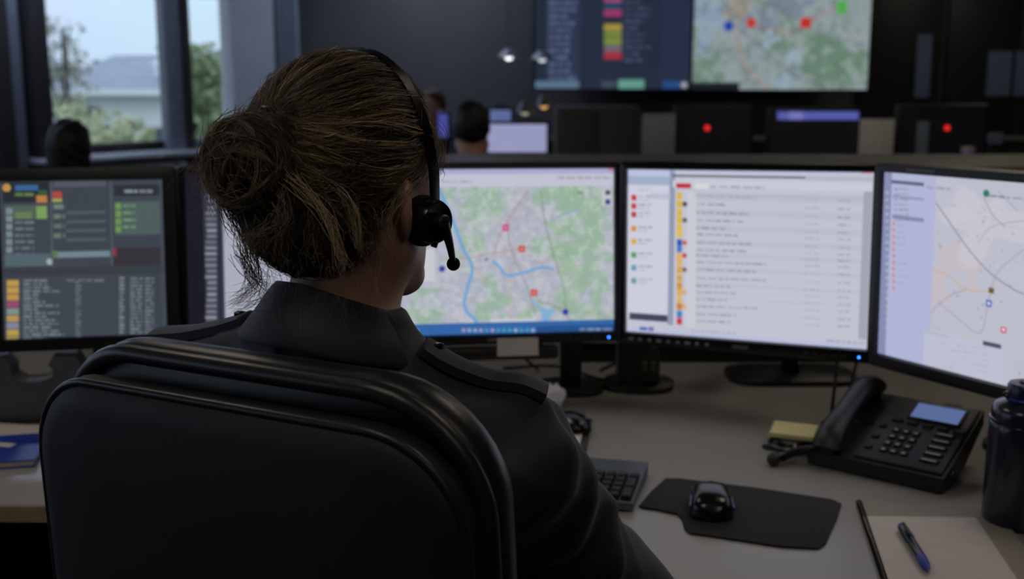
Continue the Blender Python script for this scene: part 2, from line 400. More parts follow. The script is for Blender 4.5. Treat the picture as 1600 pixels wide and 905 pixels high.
def wall_box(name, t0, t1, y0, y1, mat, label, cat, z0=0, z1=2.8):
    b = MB(); b.box((t1 - t0, y1 - y0, z1 - z0), ((t0 + t1) / 2, (y0 + y1) / 2, (z0 + z1) / 2), .004, M=WM)
    o = b.build(name, mat); return structure(o, label, cat)
wall_box('trim_1', .29, .44, -.08, -.002, M_FRAME, 'blue-grey window post between wide and narrow window', 'trim')
wall_box('trim_2', .442, .505, -.10, -.002, M_FRAME_D, 'black edge strip on the window post', 'trim')
wall_box('trim_3', -.80, -.68, -.16, -.002, M_FRAME_D, 'dark brown jamb left of the wide window', 'trim')
wall_box('trim_4', -.92, -.82, -.05, -.002, M_FRAME, 'grey window post left of the dark jamb', 'trim')
wall_box('trim_5', -1.06, -.93, -.12, -.002, M_FRAME_D, 'outer dark window jamb at the frame edge', 'trim')
wall_box('trim_6', .86, 1.28, -.14, -.002, M_WALL_L, 'pale blue-grey wall column beside the narrow window', 'column')
wall_box('trim_7', 1.285, 1.36, -.08, -.002, M_FRAME_D, 'dark vertical strip beside the pale column', 'trim')
wall_box('trim_8', 1.37, 1.60, -.05, -.002, M_FRAME, 'dim grey panel in the room corner', 'trim')
rd = thing('radiator', 'pale radiator with upright fins below the wide window', 'radiator', WM @ Vector((-.2, -.12, 0))); off = rd.location
for k in range(12):
    b = MB(); b.box((.085, .10, .56), (-.72 + .095 * k, -.12, .50), .012, M=WM); b.build('fin', pm('radiator_enamel', (206, 212, 222), .5, .04, 10), rd, off=off)
for zz in (.26, .74): b = MB(); b.box((1.16, .05, .05), (-.2, -.12, zz), .01, M=WM); b.build('pipe', pm('radiator_enamel', (206, 212, 222)), rd, off=off)
for k in (-.6, .2): b = MB(); b.box((.05, .08, .222), (k, -.12, .112), .004, M=WM); b.build('foot', pm('radiator_enamel', (206, 212, 222)), rd, off=off)
for t, y, mtx in [((a + c) / 2, (a, c), WM) for a, c in wins] + [((a + c) / 2, (a, c), SM) for a, c in side_w]:
    L = bpy.data.lights.new('window_portal', 'AREA'); L.shape = 'RECTANGLE'; L.size = y[1] - y[0]; L.size_y = 1.7; L.cycles.is_portal = True
    o = bpy.data.objects.new('window_portal', L); COL.objects.link(o)
    o.matrix_world = mtx @ Matrix.Translation((t, .16, 1.7)) @ Matrix.Rotation(R(-90), 4, 'X')
# dimmed ceiling luminaires; cool ones and some warm ones added for their light
M_LAMP = em('ceiling_lamp_diffuser', (255, 240, 222), CEIL_LAMP)
M_FILL_C = em('cool_fill_diffuser', (202, 219, 255), COOL_FILL)  # added panels standing in for bluish window daylight
for k, (x, y, lm, lab) in enumerate(((-.7, .2, 0, 'above and behind the operator'), (.9, -.9, 0, 'added far behind the operator to brighten camera-facing sides'), (1.2, 2.0, 0, 'above the desk phone side'), (-1.2, 2.4, 0, 'above the left desk end'), (1.7, 4.3, 0, 'above the second desk row'), (-2.9, 7.3, 1, 'added for cool light close to the pale column'), (-3.9, 6.0, 1, 'added for cool light close to the outer window jamb'), (-.6, 9.0, 1, 'added for cool light before the grey back wall'), (3.7, 8.4, 0, 'added to brighten the dark wall panels'))):
    t = thing('ceiling_light', 'square dimmed ceiling light panel ' + lab, 'ceiling light', (x, y, 2.8), group='ceiling panels')
    b = MB(); 
    for dx, dy, wx, wy in ((.31, 0, .02, .64), (-.31, 0, .02, .64), (0, .31, .60, .02), (0, -.31, .60, .02)): b.box((wx, wy, .03), (dx, dy, -.015))
    b.build('frame', M_METAL, t); b = MB(); b.box((.60, .60, .012), (0, 0, -.010)); b.build('diffuser', M_FILL_C if lm else M_LAMP, t)

# ================================================================== OUTSIDE
b = MB(); b.box((120, 100, .2), (-30, 62, -4.1)); structure(b.build('ground_lawn', pm('lawn', (96, 112, 84), .95, .3, .6)), 'grass lawn outside the window', 'lawn')
M_HWALL = pm('house_render', (232, 236, 238), .8, .04, 2); M_ROOF = pm('roof_tiles', (128, 134, 150), .7, .15, 3)
hx0, hx1, hy = -11.9, -6.9, 30.0
t = thing('house', 'white house with a grey tiled roof seen through the window', 'house', ((hx0 + hx1) / 2, hy, -4)); off = t.location
b = MB(); b.box((hx1 - hx0, 6, 5.1), ((hx0 + hx1) / 2, hy + 3, -1.45)); b.build('wall', M_HWALL, t, off=off)
b = MB(); rx0, rx1 = hx0 - .3, hx1 + .3
b.loft([[(rx0 - .2, hy - .4, 1.0), (rx0 + .9, hy + 3, 2.0), (rx0 - .2, hy + 6.4, 1.0)], [(rx1, hy - .4, 1.0), (rx1 - 1, hy + 3, 2.0), (rx1, hy + 6.4, 1.0)]]); b.build('roof', M_ROOF, t, off=off)
b = MB(); b.box((rx1 - rx0, .12, .14), ((rx0 + rx1) / 2, hy - .44, 1.0)); b.build('gutter', M_HWALL, t, off=off)
for x, z, wx, wz in ((-11.2, .45, .9, .35), (-9.25, -.2, .5, .6), (-8.1, -.2, .6, .9)):
    b = MB(); b.box((wx, .08, wz), (x, hy - .02, z)); wi = b.build('window', pm('house_window', (96, 104, 112), .3, .1, 3), t, off=off)
    b = MB(); b.box((wx - .1, .02, wz - .1), (x, hy - .07, z)); b.build('pane', pm('house_pane', (70, 80, 92), .1, .1, 3), wi, off=off)
b = MB(); b.box((1.3, .1, .5), (-8.9, hy + .9, 1.55), rx=R(19)); b.build('skylight', M_HWALL, t, off=off)
def leaf_cloud(name, blobs, n, size, mat, parent, off):
    C = []; 
    for (c, r) in blobs:
        k = max(10, int(n * r[0] * r[2] / sum(q[1][0] * q[1][2] for q in blobs))); d = rng.normal(size=(k, 3)); d /= np.linalg.norm(d, axis=1)[:, None]
        C.append(np.array(c) + d * np.array(r) * rng.uniform(.25, 1, (k, 1)) ** .5)
    C = np.concatenate(C); n = len(C); a = rng.normal(size=(n, 3)); a /= np.linalg.norm(a, axis=1)[:, None]; q = rng.normal(size=(n, 3)); u = np.cross(a, q); u /= np.linalg.norm(u, axis=1)[:, None]
    s = size * rng.uniform(.6, 1.4, (n, 1)); V = np.stack([C - a * s, C + u * s * .5, C + a * s, C - u * s * .5], 1).reshape(-1, 3) - np.array(off)
    return tag(link(name, mesh_np(name, V, np.arange(4 * n).reshape(-1, 4), False), mat, parent), kind='stuff')
def tree(name, label, base, top, blobs, mat, n, size, group='trees outside the window', branches=8):
    t = thing(name, label, 'tree', base, group=group); off = t.location
    bm_ = pm('bark', (86, 78, 72), .9, .2, 6)
    b = MB(); b.tube(smooth_line([base, ((base[0] * .6 + top[0] * .4), base[1], base[2] * .5 + top[2] * .5), top], 4), [.16 - .014 * i for i in range(9)], 7); b.build('trunk', bm_, t, off=off)
    for k in range(branches):
        f = random.uniform(.35, .95); p = np.array(base) * (1 - f) + np.array(top) * f; q = np.array(random.choice(blobs)[0]) + rng.normal(size=3) * .5
        b = MB(); b.tube(smooth_line([p, (p + q) / 2 + [0, 0, .25], q], 3), [.06, .052, .045, .038, .03, .024, .018], 5); b.build('branch', bm_, t, off=off)
    leaf_cloud('foliage', blobs, n, size, mat, t, off); return t
LG = pm('leaves_grey_green', (150, 152, 142), .8, .2, 3); LO = pm('leaves_olive', (172, 176, 140), .8, .2, 3); LD = pm('leaves_green', (136, 150, 112), .8, .25, 3)  # leaf colours paled to carry the outdoor haze
P = lambda px, py, y: tuple(uny(px, py, y))
a = P(98, 60, 27); tree('bare_tree', 'tall sparse grey tree left of the house', (a[0], 27, -4), P(98, 45, 27), [(P(98, 55, 27), (.5, .5, .55)), (P(85, 95, 27), (.7, .6, .5)), (P(112, 100, 27), (.6, .6, .5)), (P(90, 140, 27), (.9, .7, .6)), (P(80, 190, 27), (.8, .7, .7))], LG, 620, .085)
a = P(322, 100, 24); tree('leafy_tree', 'green leafy tree in the narrow window', (a[0], 24, -4), P(322, 85, 24), [(P(322, 90, 24), (.5, .5, .3)), (P(312, 118, 24), (.6, .6, .4)), (P(336, 115, 24), (.5, .5, .5)), (P(320, 160, 24), (.7, .6, .7)), (P(325, 205, 24), (.8, .6, .6))], LD, 1600, .11)
for k, (px, py, sx, sz, lab) in enumerate(((168, 205, .55, .42, 'olive bush before the white house wall, middle one'), (205, 213, .5, .40, 'olive bush by the right end of the house'), (100, 200, .7, .6, 'olive bush below the sparse tree'), (145, 225, .6, .3, 'low olive bush at the sill line'))):
    Yb = (22, 24.2, 19.5, 26.4)[k]; c = P(px, py, Yb); tree('garden_bush', lab, (c[0], Yb, -4), c, [(c, (sx, .5, sz)), ((c[0] + .1, Yb, c[2] - .5), (sx * 1.1, .5, sz))], LO, 420, .09, 'bushes in front of the house', 3)
for k, px in enumerate((60, 130, 215, 330)):
    Yd = 52 + 6 * k; c = P(px, 118 - 6 * (k % 2), Yd); tree('distant_tree', 'hazy far tree ' + ('beside the dark window jamb', 'behind the sparse grey tree', 'beyond the roof ridge', 'in the narrow window')[k], (c[0], Yd, -4), c, [((c[0] + dx, Yd + dx * .2, c[2] - .4), (1.6, 1, 1.0)) for dx in (-2, 0, 2)], LG, 500, .22, 'far trees on the horizon', 2)

# ================================================================== THE OPERATOR'S DESK
DZ = .74
front = smooth_line([(-2.3, 1.70), (-1.4, 1.69), (-.75, 1.69), (-.35, 1.66), (.0, 1.55), (.32, 1.36), (.62, 1.20), (1.0, 1.08), (1.5, 1.0), (2.1, .98)], 4)
back = [(2.1, 2.55), (1.2, 2.80), (0, 2.84), (-2.3, 2.84)]
poly = [(p[0], p[1]) for p in front] + back
t = thing('operator_desk', 'wide curved beige operator desk carrying the row of screens', 'desk', (0, 2.1, 0)); off = t.location
b = MB(); b.prism(poly, DZ - .028, DZ, bev=.003); b.build('worktop', M_DESK, t, off=off)
b = MB(); b.loft([[(p[0], p[1] - .004, DZ - .027), (p[0], p[1] - .004, DZ - .001), (p[0], p[1] + .004, DZ - .001), (p[0], p[1] + .004, DZ - .027)] for p in front]); b.build('edge_band', M_EDGE, t, off=off)
for x, y in ((-2.2, 2.25), (-.95, 2.4), (1.05, 2.1), (2.0, 1.8)):
    b = MB(); b.box((.05, .7, DZ - .029), (x, y, (DZ - .029) / 2), .004); b.build('leg_panel', M_DGREY, t, off=off)
b = MB(); b.box((3.0, .02, .4), (-.4, 2.74, .5)); b.build('modesty_panel', M_DGREY, t, off=off)

# low divider behind the screens, with its ledge
t = thing('desk_divider', 'low brown-grey divider with a flat ledge behind the screens', 'divider', (0, 3.05, 0)); off = t.location
M_LEDGE = pm('divider_laminate', (82, 78, 70), .55, .1, 6)
for k in range(4):
    b = MB(); b.box((1.02, .04, 1.15), (-.21 + 1.03 * k, 2.90, .576), .004); b.build('panel', M_LEDGE, t, off=off)
for k in range(2): b = MB(); b.box((1.02, .04, .98), (-1.26 - 1.03 * k, 2.90, .491), .004); b.build('panel', M_LEDGE, t, off=off)
b = MB(); b.box((4.16, .46, .028), (1.33, 3.08, 1.166), .005); b.build('ledge', M_LEDGE, t, off=off)
b = MB(); b.box((4.14, .04, 1.15), (1.33, 3.28, .576), .004); b.build('rear_panel', M_LEDGE, t, off=off)

# ------------------------------------------------------------------ screens
def sm(c, yaw, tilt, roll=0):
    return Matrix.Translation(c) @ Matrix.Rotation(R(yaw), 4, 'Z') @ Matrix.Rotation(R(tilt), 4, 'X') @ Matrix.Rotation(R(roll), 4, 'Y')
def corners_of(M, wd, ht):
    return [proj(M @ Vector((u * wd / 2, 0, v * ht / 2))) for u, v in ((-1, 1), (1, 1), (1, -1), (-1, -1))]
def monitor(name, label, M, wd, ht, canvas, column, strength, bez=.016, bot=.022, col_w=.06, base=(.24, .18), led=True, casing=None, base_rz=0, group='desk monitors', led_c=(40, 120, 255)):
    casing = casing or M_BLACK
    t = thing(name, label, 'monitor', (column[0], column[1], DZ), group=group); off = t.location
    b = MB(); W2, H2 = wd + 2 * bez, ht + bez + bot
    b.box((W2, .038, H2), (0, .022, (bez - bot) / 2), .008, 3, M=M); b.box((W2 * .55, .03, H2 * .5), (0, .05, 0), .01, 2, M=M); b.build('casing', casing, t, off=off)
    b = MB()
    o1 = rrect(W2, H2, .008, 4); dz = (bez - bot) / 2; i1 = rrect(wd, ht, .001, 4)
    rings = [[(x, .004, z + dz) for x, z in o1], [(x, -.007, z + dz) for x, z in rrect(W2 - .002, H2 - .002, .008, 4)], [(x, -.008, z + dz) for x, z in rrect(W2 - .008, H2 - .008, .006, 4)], [(x, -.008, z) for x, z in rrect(wd + .004, ht + .004, .002, 4)], [(x, .002, z) for x, z in i1]]
    b.loft(rings, cap=False, M=M); b.build('bezel', casing, t, off=off)
    Mo = Matrix.Translation([-c for c in off]) @ M
    s_ = link('screen', canvas.mesh('screen', wd, ht, Mo), screen_mat('display_' + name, strength), t)
    head = M @ Vector((0, .06, -.02))
    b = MB(); cx, cy = column
    b.box((col_w, .035, head.z - DZ - .006), (cx, cy, (head.z + DZ) / 2 + .003), .008, rz=R(base_rz)); b.build('stand_column', M_BLACK, t, off=off)
    b = MB(); b.box((abs(.05), math.hypot(head.x - cx, head.y - cy) + .02, .05), ((head.x + cx) / 2, (head.y + cy) / 2, head.z), .006, rz=math.atan2(head.y - cy, head.x - cx) - math.pi / 2); b.build('stand_arm', M_BLACK, t, off=off)
    b = MB(); b.prism(rrect(base[0], base[1], .05, 6), 0, .012, M=Matrix.Translation((cx, cy, DZ)) @ Matrix.Rotation(R(base_rz), 4, 'Z'), bev=.003); b.build('stand_base', M_BLACK, t, off=off)
    if led:
        b = MB(); b.sphere(.0022, (wd / 2 - .012, -.0085, -ht / 2 - bot * .55), M=M); b.build('power_light', em('led_%d_%d_%d' % led_c, led_c, 6), t, off=off)
    for k in range(5):
        b = MB(); b.box((.010, .003, .003), (wd / 2 - .04 - .017 * k, -.0085, -ht / 2 - bot * .55), .001, M=M); b.build('button', M_DGREY, t, off=off)
    return t
W_, G_ = (245, 245, 255), (120, 125, 145)

# --- left status screen (dark list)
SW, SH = .300, .301
M1 = sm((-.828, 2.175, 1.054), 9.7, -9.84); c = Canvas(200, 200, (74, 84, 98), corners_of(M1, SW, SH))
c.mix(c.noise(120, 1), (58, 68, 82), .6)
c.rect((4, 286), (78, 316), (40, 44, 48)); c.rect((24, 290), (60, 298), (30, 120, 190)); c.disc((11, 294), 5, (235, 180, 40)); c.text(24, 55, 302, 5, (130, 180, 80), .9); c.rect((57, 306), (74, 317), (235, 150, 30)); c.rect((60, 298), (74, 304), (40, 120, 70))
c.rect((82, 300), (97, 310), (225, 60, 40)); c.rect((82, 311), (97, 316), (200, 200, 80)); c.rect((84, 284), (165, 292), (95, 105, 118)); c.rect((8, 322), (74, 342), (96, 118, 100)); c.rect((57, 323), (74, 342), (150, 200, 90)); c.rect((24, 332), (50, 342), (120, 160, 90))
for k in range(7): c.rect((10, 326 + k * 12), (20, 335 + k * 12), (150 + 10 * (k % 3), 180, 190), .8); c.text(24, 54, 346 + 10 * k, 4, (160, 180, 185), .6, k)
for k in range(4): c.text(84, 102, 320 + 15 * k, 7, (150, 185 - 5 * k, 150), .7, k); c.rect((104, 331 + 14 * k), (165, 334 + 14 * k), (110, 125, 138), .6)
c.rect((178, 290), (250, 306), (44, 50, 56)); c.text(194, 238, 297, 5, (170, 190, 195), .9); c.rect((178, 316), (250, 366), (88, 116, 112)); 
for k in range(4): c.rect((180, 318 + 12 * k), (189, 327 + 12 * k), (130, 190, 70)); c.text(192, 212, 320 + 11 * k, 4, (150, 200, 120), .7, k)
c.rect((82, 394), (172, 401), (135, 165, 175)); c.rect((82, 392), (91, 402), (110, 150, 70)); c.rect((176, 388), (252, 418), (62, 52, 64)); c.rect((176, 388), (182, 400), (170, 50, 50)); c.rect((8, 398), (80, 415), (96, 122, 134)); c.disc((78, 409), 4, (190, 215, 220))
c.line([(80, 284), (82, 420)], 1.2, (110, 122, 135)); c.line([(173, 284), (175, 420)], 1.2, (110, 122, 135)); c.rect((4, 420), (256, 426), (62, 68, 78))
for k in range(9):
    cl = ((240, 190, 40), (240, 190, 40), (240, 175, 40), (190, 70, 130), (150, 180, 170), (230, 180, 70), (160, 160, 190), (230, 190, 50), (200, 190, 70))[k]
    c.rect((11, 438 + 11 * k), (30, 447 + 11 * k), cl)
for k in range(17):
    y = 437 + 5.6 * k; c.text(37, 37 + random.uniform(20, 70), y, 2.6, (185, 195, 205), .65, k)
    c.text(118, 127, y + 3, 2.4, (180, 190, 205), .5, k); c.text(186, 194, y - 4, 3, (185, 195, 210), .7, k); c.text(203, 222, y - 3, 2.6, (185, 195, 210), .6, k); c.text(226, 240, y - 3, 2.6, (185, 195, 210), .55, k)
c.text(104, 162, 436, 4, (170, 180, 200), .5); c.mix(np.clip((c.X - 192) / 8, 0, 1), (100, 112, 130), .3)
g_ = c.a.mean(2, keepdims=True); c.a = c.a * .72 + (g_ * .6 + np.array(srgb((86, 96, 110))) * .4) * .28
monitor('status_monitor', 'square black monitor with a dark grey status list, at the far left', M1, SW, SH, c, (-.86, 2.36), .66 * SCREEN, .026, .026, base=(.30, .2), led=False)

# --- second square screen half hidden behind the head
c0 = uny(412, 388, 2.235); M1b = sm(tuple(c0), 4.0, -7.0); c = Canvas(140, 140, (192, 196, 214), corners_of(M1b, SW, SH))
c.mix(c.noise(60, 2), (205, 208, 224), .6); c.rect((280, 245), (336, 560), (30, 30, 44)); c.rect((316, 245), (354, 560), (60, 64, 82))
for k in range(26): c.rect((321 + random.uniform(0, 4), 286 + 9 * k), (339, 291 + 9 * k), (168, 172, 186), random.uniform(.4, .9))
c.line([(341, 255), (346, 520)], 2.5, (48, 50, 62))
monitor('side_monitor', 'square black monitor with a pale page, half hidden behind the operator\'s hair', M1b, SW, SH, c, (float(c0[0]), 2.44), .70 * SCREEN, .013, .024, base=(.30, .2), led=False)

# --- map screen
PW, PH = .518, .324
M2 = sm((-.053, 2.212, 1.061), 8.55, -5.85, .38); c = Canvas(270, 168, (202, 206, 222), corners_of(M2, PW, PH))
n1, n2 = c.noise(36, 3), c.noise(12, 4, 3)
c.mix(np.clip((n2 - .5) * 6, 0, 1), (186, 192, 206), .8); c.mix(np.clip((n1 - .56) * 14, 0, 1), (176, 208, 176), .9); c.mix(np.clip((n2 - .62) * 10, 0, 1), (222, 224, 232), .6)
for p, rx, ry, sd in (((755, 320), 26, 22, 1), ((765, 295), 24, 10, 2), ((885, 375), 38, 17, 3), ((905, 305), 40, 12, 4), ((850, 300), 12, 16, 5), ((770, 470), 17, 18, 6), ((668, 480), 20, 22, 7), ((935, 340), 14, 18, 8), ((930, 440), 14, 26, 9), ((880, 480), 14, 8, 10), ((600, 350), 26, 30, 11), ((575, 450), 30, 20, 12), ((910, 400), 30, 12, 13), ((700, 300), 10, 9, 14), ((745, 360), 10, 12, 15)):
    c.blob(p, rx, ry, (166, 204, 172), .8, sd)
c.blob((812, 350), 16, 34, (200, 200, 216), .7, 20); c.blob((690, 470), 22, 12, (196, 200, 220), .8, 21); c.blob((800, 400), 22, 14, (200, 198, 214), .7, 22)
n3 = c.noise(5, 44, 2); c.mix(np.clip((n2 - .52) * 9, 0, 1), (216, 219, 230), .45); c.mix(np.clip((n3 - .58) * 8, 0, 1), (178, 186, 196), .45); c.mix(np.clip((.40 - n3) * 8, 0, 1), (228, 230, 238), .4)
for pts, wd, col in (([(825, 298), (800, 335), (785, 360), (772, 395)], 1.3, (196, 150, 150)), ([(845, 300), (850, 340), (862, 390), (880, 450), (884, 490)], 1.2, (150, 150, 150)), ([(690, 405), (735, 402), (775, 395), (830, 385)], 1.3, (205, 170, 140)), ([(735, 405), (742, 420), (760, 440)], 1.2, (220, 190, 120)), ([(793, 360), (800, 395), (822, 445), (836, 490)], 1.3, (160, 150, 160)), ([(793, 420), (795, 460), (800, 500)], 1.2, (220, 205, 150)), ([(840, 470), (870, 480), (890, 500)], 1.1, (160, 150, 150)), ([(860, 340), (905, 330), (950, 345)], 1, (190, 190, 196)), ([(900, 420), (930, 400), (955, 392)], 1.6, (190, 196, 206)), ([(775, 400), (810, 405), (850, 412)], 1, (190, 190, 206))):
    c.line(smooth_line(pts, 5), wd, col, .8)
c.line(smooth_line([(680, 280), (690, 305), (708, 346), (723, 387), (738, 418), (730, 452), (726, 480), (745, 502)], 5), 3.4, (128, 184, 238))
c.line(smooth_line([(771, 409), (781, 418), (791, 430), (806, 429), (822, 425), (845, 418), (863, 420)], 5), 2.8, (128, 184, 238))
c.line(smooth_line([(832, 470), (842, 480), (850, 492), (856, 505)], 5), 3, (150, 200, 240)); c.blob((855, 490), 9, 5, (140, 196, 240), .9, 30); c.line(smooth_line([(860, 345), (890, 332), (905, 330)], 4), 1.4, (150, 190, 230))
for k in range(60): c.text(700 + 240 * random.random(), 712 + 240 * random.random(), 300 + 200 * random.random(), 1.6, (120, 126, 140), .3, k) if False else c.disc((random.uniform(680, 955), random.uniform(295, 505)), random.uniform(.5, 1.0), (130, 134, 150), .45)
for p, col in (((790, 356), (225, 60, 140)), ((815, 389), (228, 66, 50)), ((834, 457), (228, 66, 50))): c.rect((p[0] - 5, p[1] - 5), (p[0] + 5, p[1] + 5), col); c.disc(p, 1.1, (245, 210, 200))
for p in ((883, 487), (691, 420), (760, 405)): c.disc(p, 3.2 if p[0] != 760 else 1.3, (58, 66, 176))
c.rect((940, 296), (955, 322), (224, 224, 232)); c.rect((945, 298), (953, 305), (70, 80, 110)); c.rect((945, 312), (953, 320), (50, 80, 150)); c.text(902, 912, 300, 4, (60, 70, 80), .7)
c.rect((640, 390), (680, 440), (226, 228, 238)); c.rect((766, 498), (838, 508), (222, 226, 236)); c.rect((540, 260), (965, 274), (190, 192, 232)); c.rect((540, 274), (965, 291), (218, 220, 238)); c.text(690, 740, 283, 3, (150, 156, 176), .7); c.text(872, 955, 277, 3, (120, 126, 150), .6); c.rect((950, 262), (960, 268), (200, 140, 170))
c.rect((540, 509), (965, 532), (58, 116, 190)); c.rect((838, 509), (965, 532), (44, 92, 160)); 
for k in range(13): c.rect((722 + 9 * k, 513), (727 + 9 * k, 518), random.choice([(190, 214, 240), (90, 190, 220), (210, 190, 210)]), .8)
c.rect((640, 514), (654, 524), (210, 214, 230)); c.text(905, 955, 512, 4, (170, 200, 230), .7)
map_mon = monitor('map_monitor', 'black monitor showing a green and lilac city map with blue rivers', M2, PW, PH, c, (.125, 2.36), .74 * SCREEN, .014, .022, col_w=.046, base=(.14, .13))
# --- message list screen
QW = .467; M3 = sm((.441, 2.145, 1.063), -25.5, -2.0, -1.3); c = Canvas(250, 168, (214, 216, 232), corners_of(M3, QW, PH))
sk = .035
c.rect((981, 262), (1048, 276), (206, 214, 244)); c.rect((981, 276), (1048, 290), (178, 192, 222)); c.rect((981, 290), (1047, 500), (226, 228, 246)); c.rect((984, 488), (1046, 503), (74, 78, 102)); c.rect((1047, 262), (1052, 508), (160, 170, 196)); c.rect((1050, 264), (1365, 272), (196, 204, 240)); c.rect((1051, 274), (1258, 280), (84, 88, 108)); c.rect((1258, 276), (1362, 284), (196, 200, 220)); c.rect((1052, 282), (1362, 300), (222, 224, 238))
c.rect((1057, 287), (1080, 295), (214, 44, 50)); c.text(1110, 1195, 291, 3.2, (120, 126, 140), .7, 3, .02); c.rect((1087, 288), (1106, 296), (238, 240, 238))
for k, (y, cl) in enumerate(((309, (212, 70, 60)), (322, (212, 70, 60)), (335, (206, 60, 60)), (357, (230, 160, 60)), (377, (236, 190, 70)), (398, (100, 170, 110)), (418, (120, 170, 200)), (438, (120, 170, 180)))):
    c.rect((987, y - 4), (995, y + 5), cl); c.text(998, 1020, y - 3, 3, (120, 126, 150), .7, k); c.text(998, 1014, y + 3, 2.5, (150, 156, 180), .6, k)
c.text(998, 1014, 296, 3, (150, 160, 180), .6); c.rect((1018, 303), (1047, 312), (206, 210, 230))
rows = [(306, (240, 200, 50)), (319, (240, 200, 50)), (332, (240, 200, 50)), (344, (240, 200, 50)), (356, (245, 205, 60)), (366, (245, 210, 80)), (379, (40, 90, 200)), (390, (60, 140, 220)), (399, (246, 190, 120)), (409, (240, 196, 90)), (421, (236, 180, 70)), (434, (236, 176, 60)), (446, (226, 160, 60)), (456, (236, 190, 90)), (467, (236, 204, 110)), (478, (222, 140, 60)), (490, (70, 140, 215)), (501, (214, 60, 60))]
for k, (y, cl) in enumerate(rows):
    if k % 2 == 0: c.rect((1086, y - 6 + 1), (1352, y + 6 + 8), (202, 206, 222), .6)
    c.rect((1058, y - 5), (1066, y + 6), cl)
    if k in (1, 3, 6, 8, 10, 13, 15): c.rect((1067, y - 3), (1074, y + 4), ((70, 60, 60), (90, 90, 90), (226, 90, 80), (200, 40, 60), (120, 70, 60), (230, 180, 120), (240, 180, 90))[(1, 3, 6, 8, 10, 13, 15).index(k)])
    c.text(1088, 1088 + random.uniform(45, 110), y - 1, 3, (110, 116, 134), .75, k, .035); c.text(1256, 1280, y + 5, 2.6, (140, 148, 166), .5, k, .03); c.text(1308, 1328, y + 7, 2.6, (110, 120, 144), .65, k, .03)
c.rect((1074, 301), (1086, 512), (232, 232, 238), .5); c.rect((1086, 303), (1352, 313), (196, 202, 216), .8); c.rect((1086, 388), (1352, 396), (186, 196, 220), .8); c.rect((1349, 300), (1353, 530), (178, 184, 200)); c.rect((1052, 507), (1162, 511), (110, 130, 180)); 
c.rect((981, 511), (1360, 560), (206, 212, 242)); c.rect((1000, 510), (1012, 516), (90, 110, 190)); c.rect((1014, 510), (1022, 517), (120, 120, 190)); c.text(1080, 1150, 514, 4, (150, 150, 190), .5, 1, .07); c.text(1290, 1350, 530, 4, (130, 136, 170), .6, 1, .07); c.rect((1346, 264), (1362, 272), (210, 120, 140))
list_mon = monitor('list_monitor', 'black monitor showing a pale message list with coloured icons', M3, QW, PH, c, (.62, 2.46), .78 * SCREEN, .016, .026, col_w=.036, base=(.28, .16), casing=M_GLOSS)
for k in range(9): b = MB(); b.box((.006 if k % 3 else .010, .0008, .005), (-QW / 2 + .012 + .0195 * k, -.0085, -PH / 2 - .013), M=M3); b.build('bezel_mark', pm('bezel_print', (150, 152, 158), .6, .1, 50), list_mon, off=list_mon.location)
b = MB(); b.box((.030, .0008, .006), (.0, -.0085, -PH / 2 - .013), M=M3); b.build('logo', pm('logo_grey', (96, 98, 102), .5, .1, 50), list_mon, off=list_mon.location)
b = MB(); b.box((.036, .0008, .006), (.02, -.0085, -PH / 2 - .011), M=M2); b.build('logo', pm('logo_grey', (96, 98, 102)), map_mon, off=map_mon.location)
b = MB(); b.box((.40, .032, .026), (-.055, .008, -PH / 2 - .040), .006, M=M2); b.build('sound_bar', M_BLACK, map_mon, off=map_mon.location)
# --- incident map screen at the right edge
RW = .485; M4 = sm((.772, 1.775, 1.077), -60.5, 1.2, -.6); c = Canvas(250, 168, (212, 212, 226), corners_of(M4, RW, PH))
c.mix(c.noise(30, 8), (200, 202, 220), .7); c.blob((1480, 430), 34, 30, (218, 206, 212), .8, 3); c.blob((1540, 350), 40, 30, (222, 220, 232), .7, 4); c.blob((1500, 480), 30, 20, (206, 208, 226), .8, 6)
for pts, wd, col in (([(1452, 303), (1475, 335), (1510, 385), (1545, 425), (1580, 450), (1600, 460)], 1.8, (130, 134, 156)), ([(1538, 310), (1550, 335), (1570, 355)], 1, (130, 134, 150)), ([(1528, 380), (1550, 355), (1600, 345)], 1, (160, 164, 180)), ([(1447, 495), (1480, 465), (1510, 452)], 1.2, (170, 160, 160)), ([(1465, 470), (1500, 500), (1532, 520), (1545, 470), (1556, 430), (1580, 405), (1600, 390)], 1.2, (160, 162, 178)), ([(1450, 420), (1480, 430), (1510, 452), (1548, 456)], 1.4, (226, 186, 110)), ([(1560, 300), (1590, 330)], 1, (160, 160, 180)), ([(1600, 400), (1680, 470), (1760, 500)], 1.2, (140, 144, 160))):
    c.line(smooth_line(pts, 5), wd * .6, col, .85)
for k in range(130): c.disc((random.uniform(1448, 1790), random.uniform(300, 610)), random.uniform(.4, .9), (110, 112, 132), .6)
c.rect((1380, 262), (1395, 640), (150, 156, 196)); c.rect((1395, 262), (1445, 700), (196, 200, 236)); c.rect((1392, 262), (1900, 290), (222, 224, 246)); c.rect((1393, 282), (1444, 292), (104, 108, 134)); c.rect((1395, 306), (1444, 314), (150, 154, 184)); c.rect((1395, 336), (1444, 348), (146, 148, 184))
for k in range(20): c.text(1384, 1389, 300 + 11 * k, 4, (210, 214, 230), .8, k)
for k in range(7): c.text(1398, 1420, 295 + 8 * k, 3, (90, 94, 120), .7, k)
for k in range(11): c.disc((1397, 350 + 10 * k), 1.6, (236, 140, 130)); c.text(1402, 1417, 351 + 10 * k, 3, (150, 150, 186), .6, k)
c.text(1448, 1485, 292, 4, (80, 90, 110), .7, 2, .07); c.disc((1541, 303), 3, (40, 130, 110)); c.text(1545, 1600, 305, 4, (80, 90, 110), .7, 2, .1)
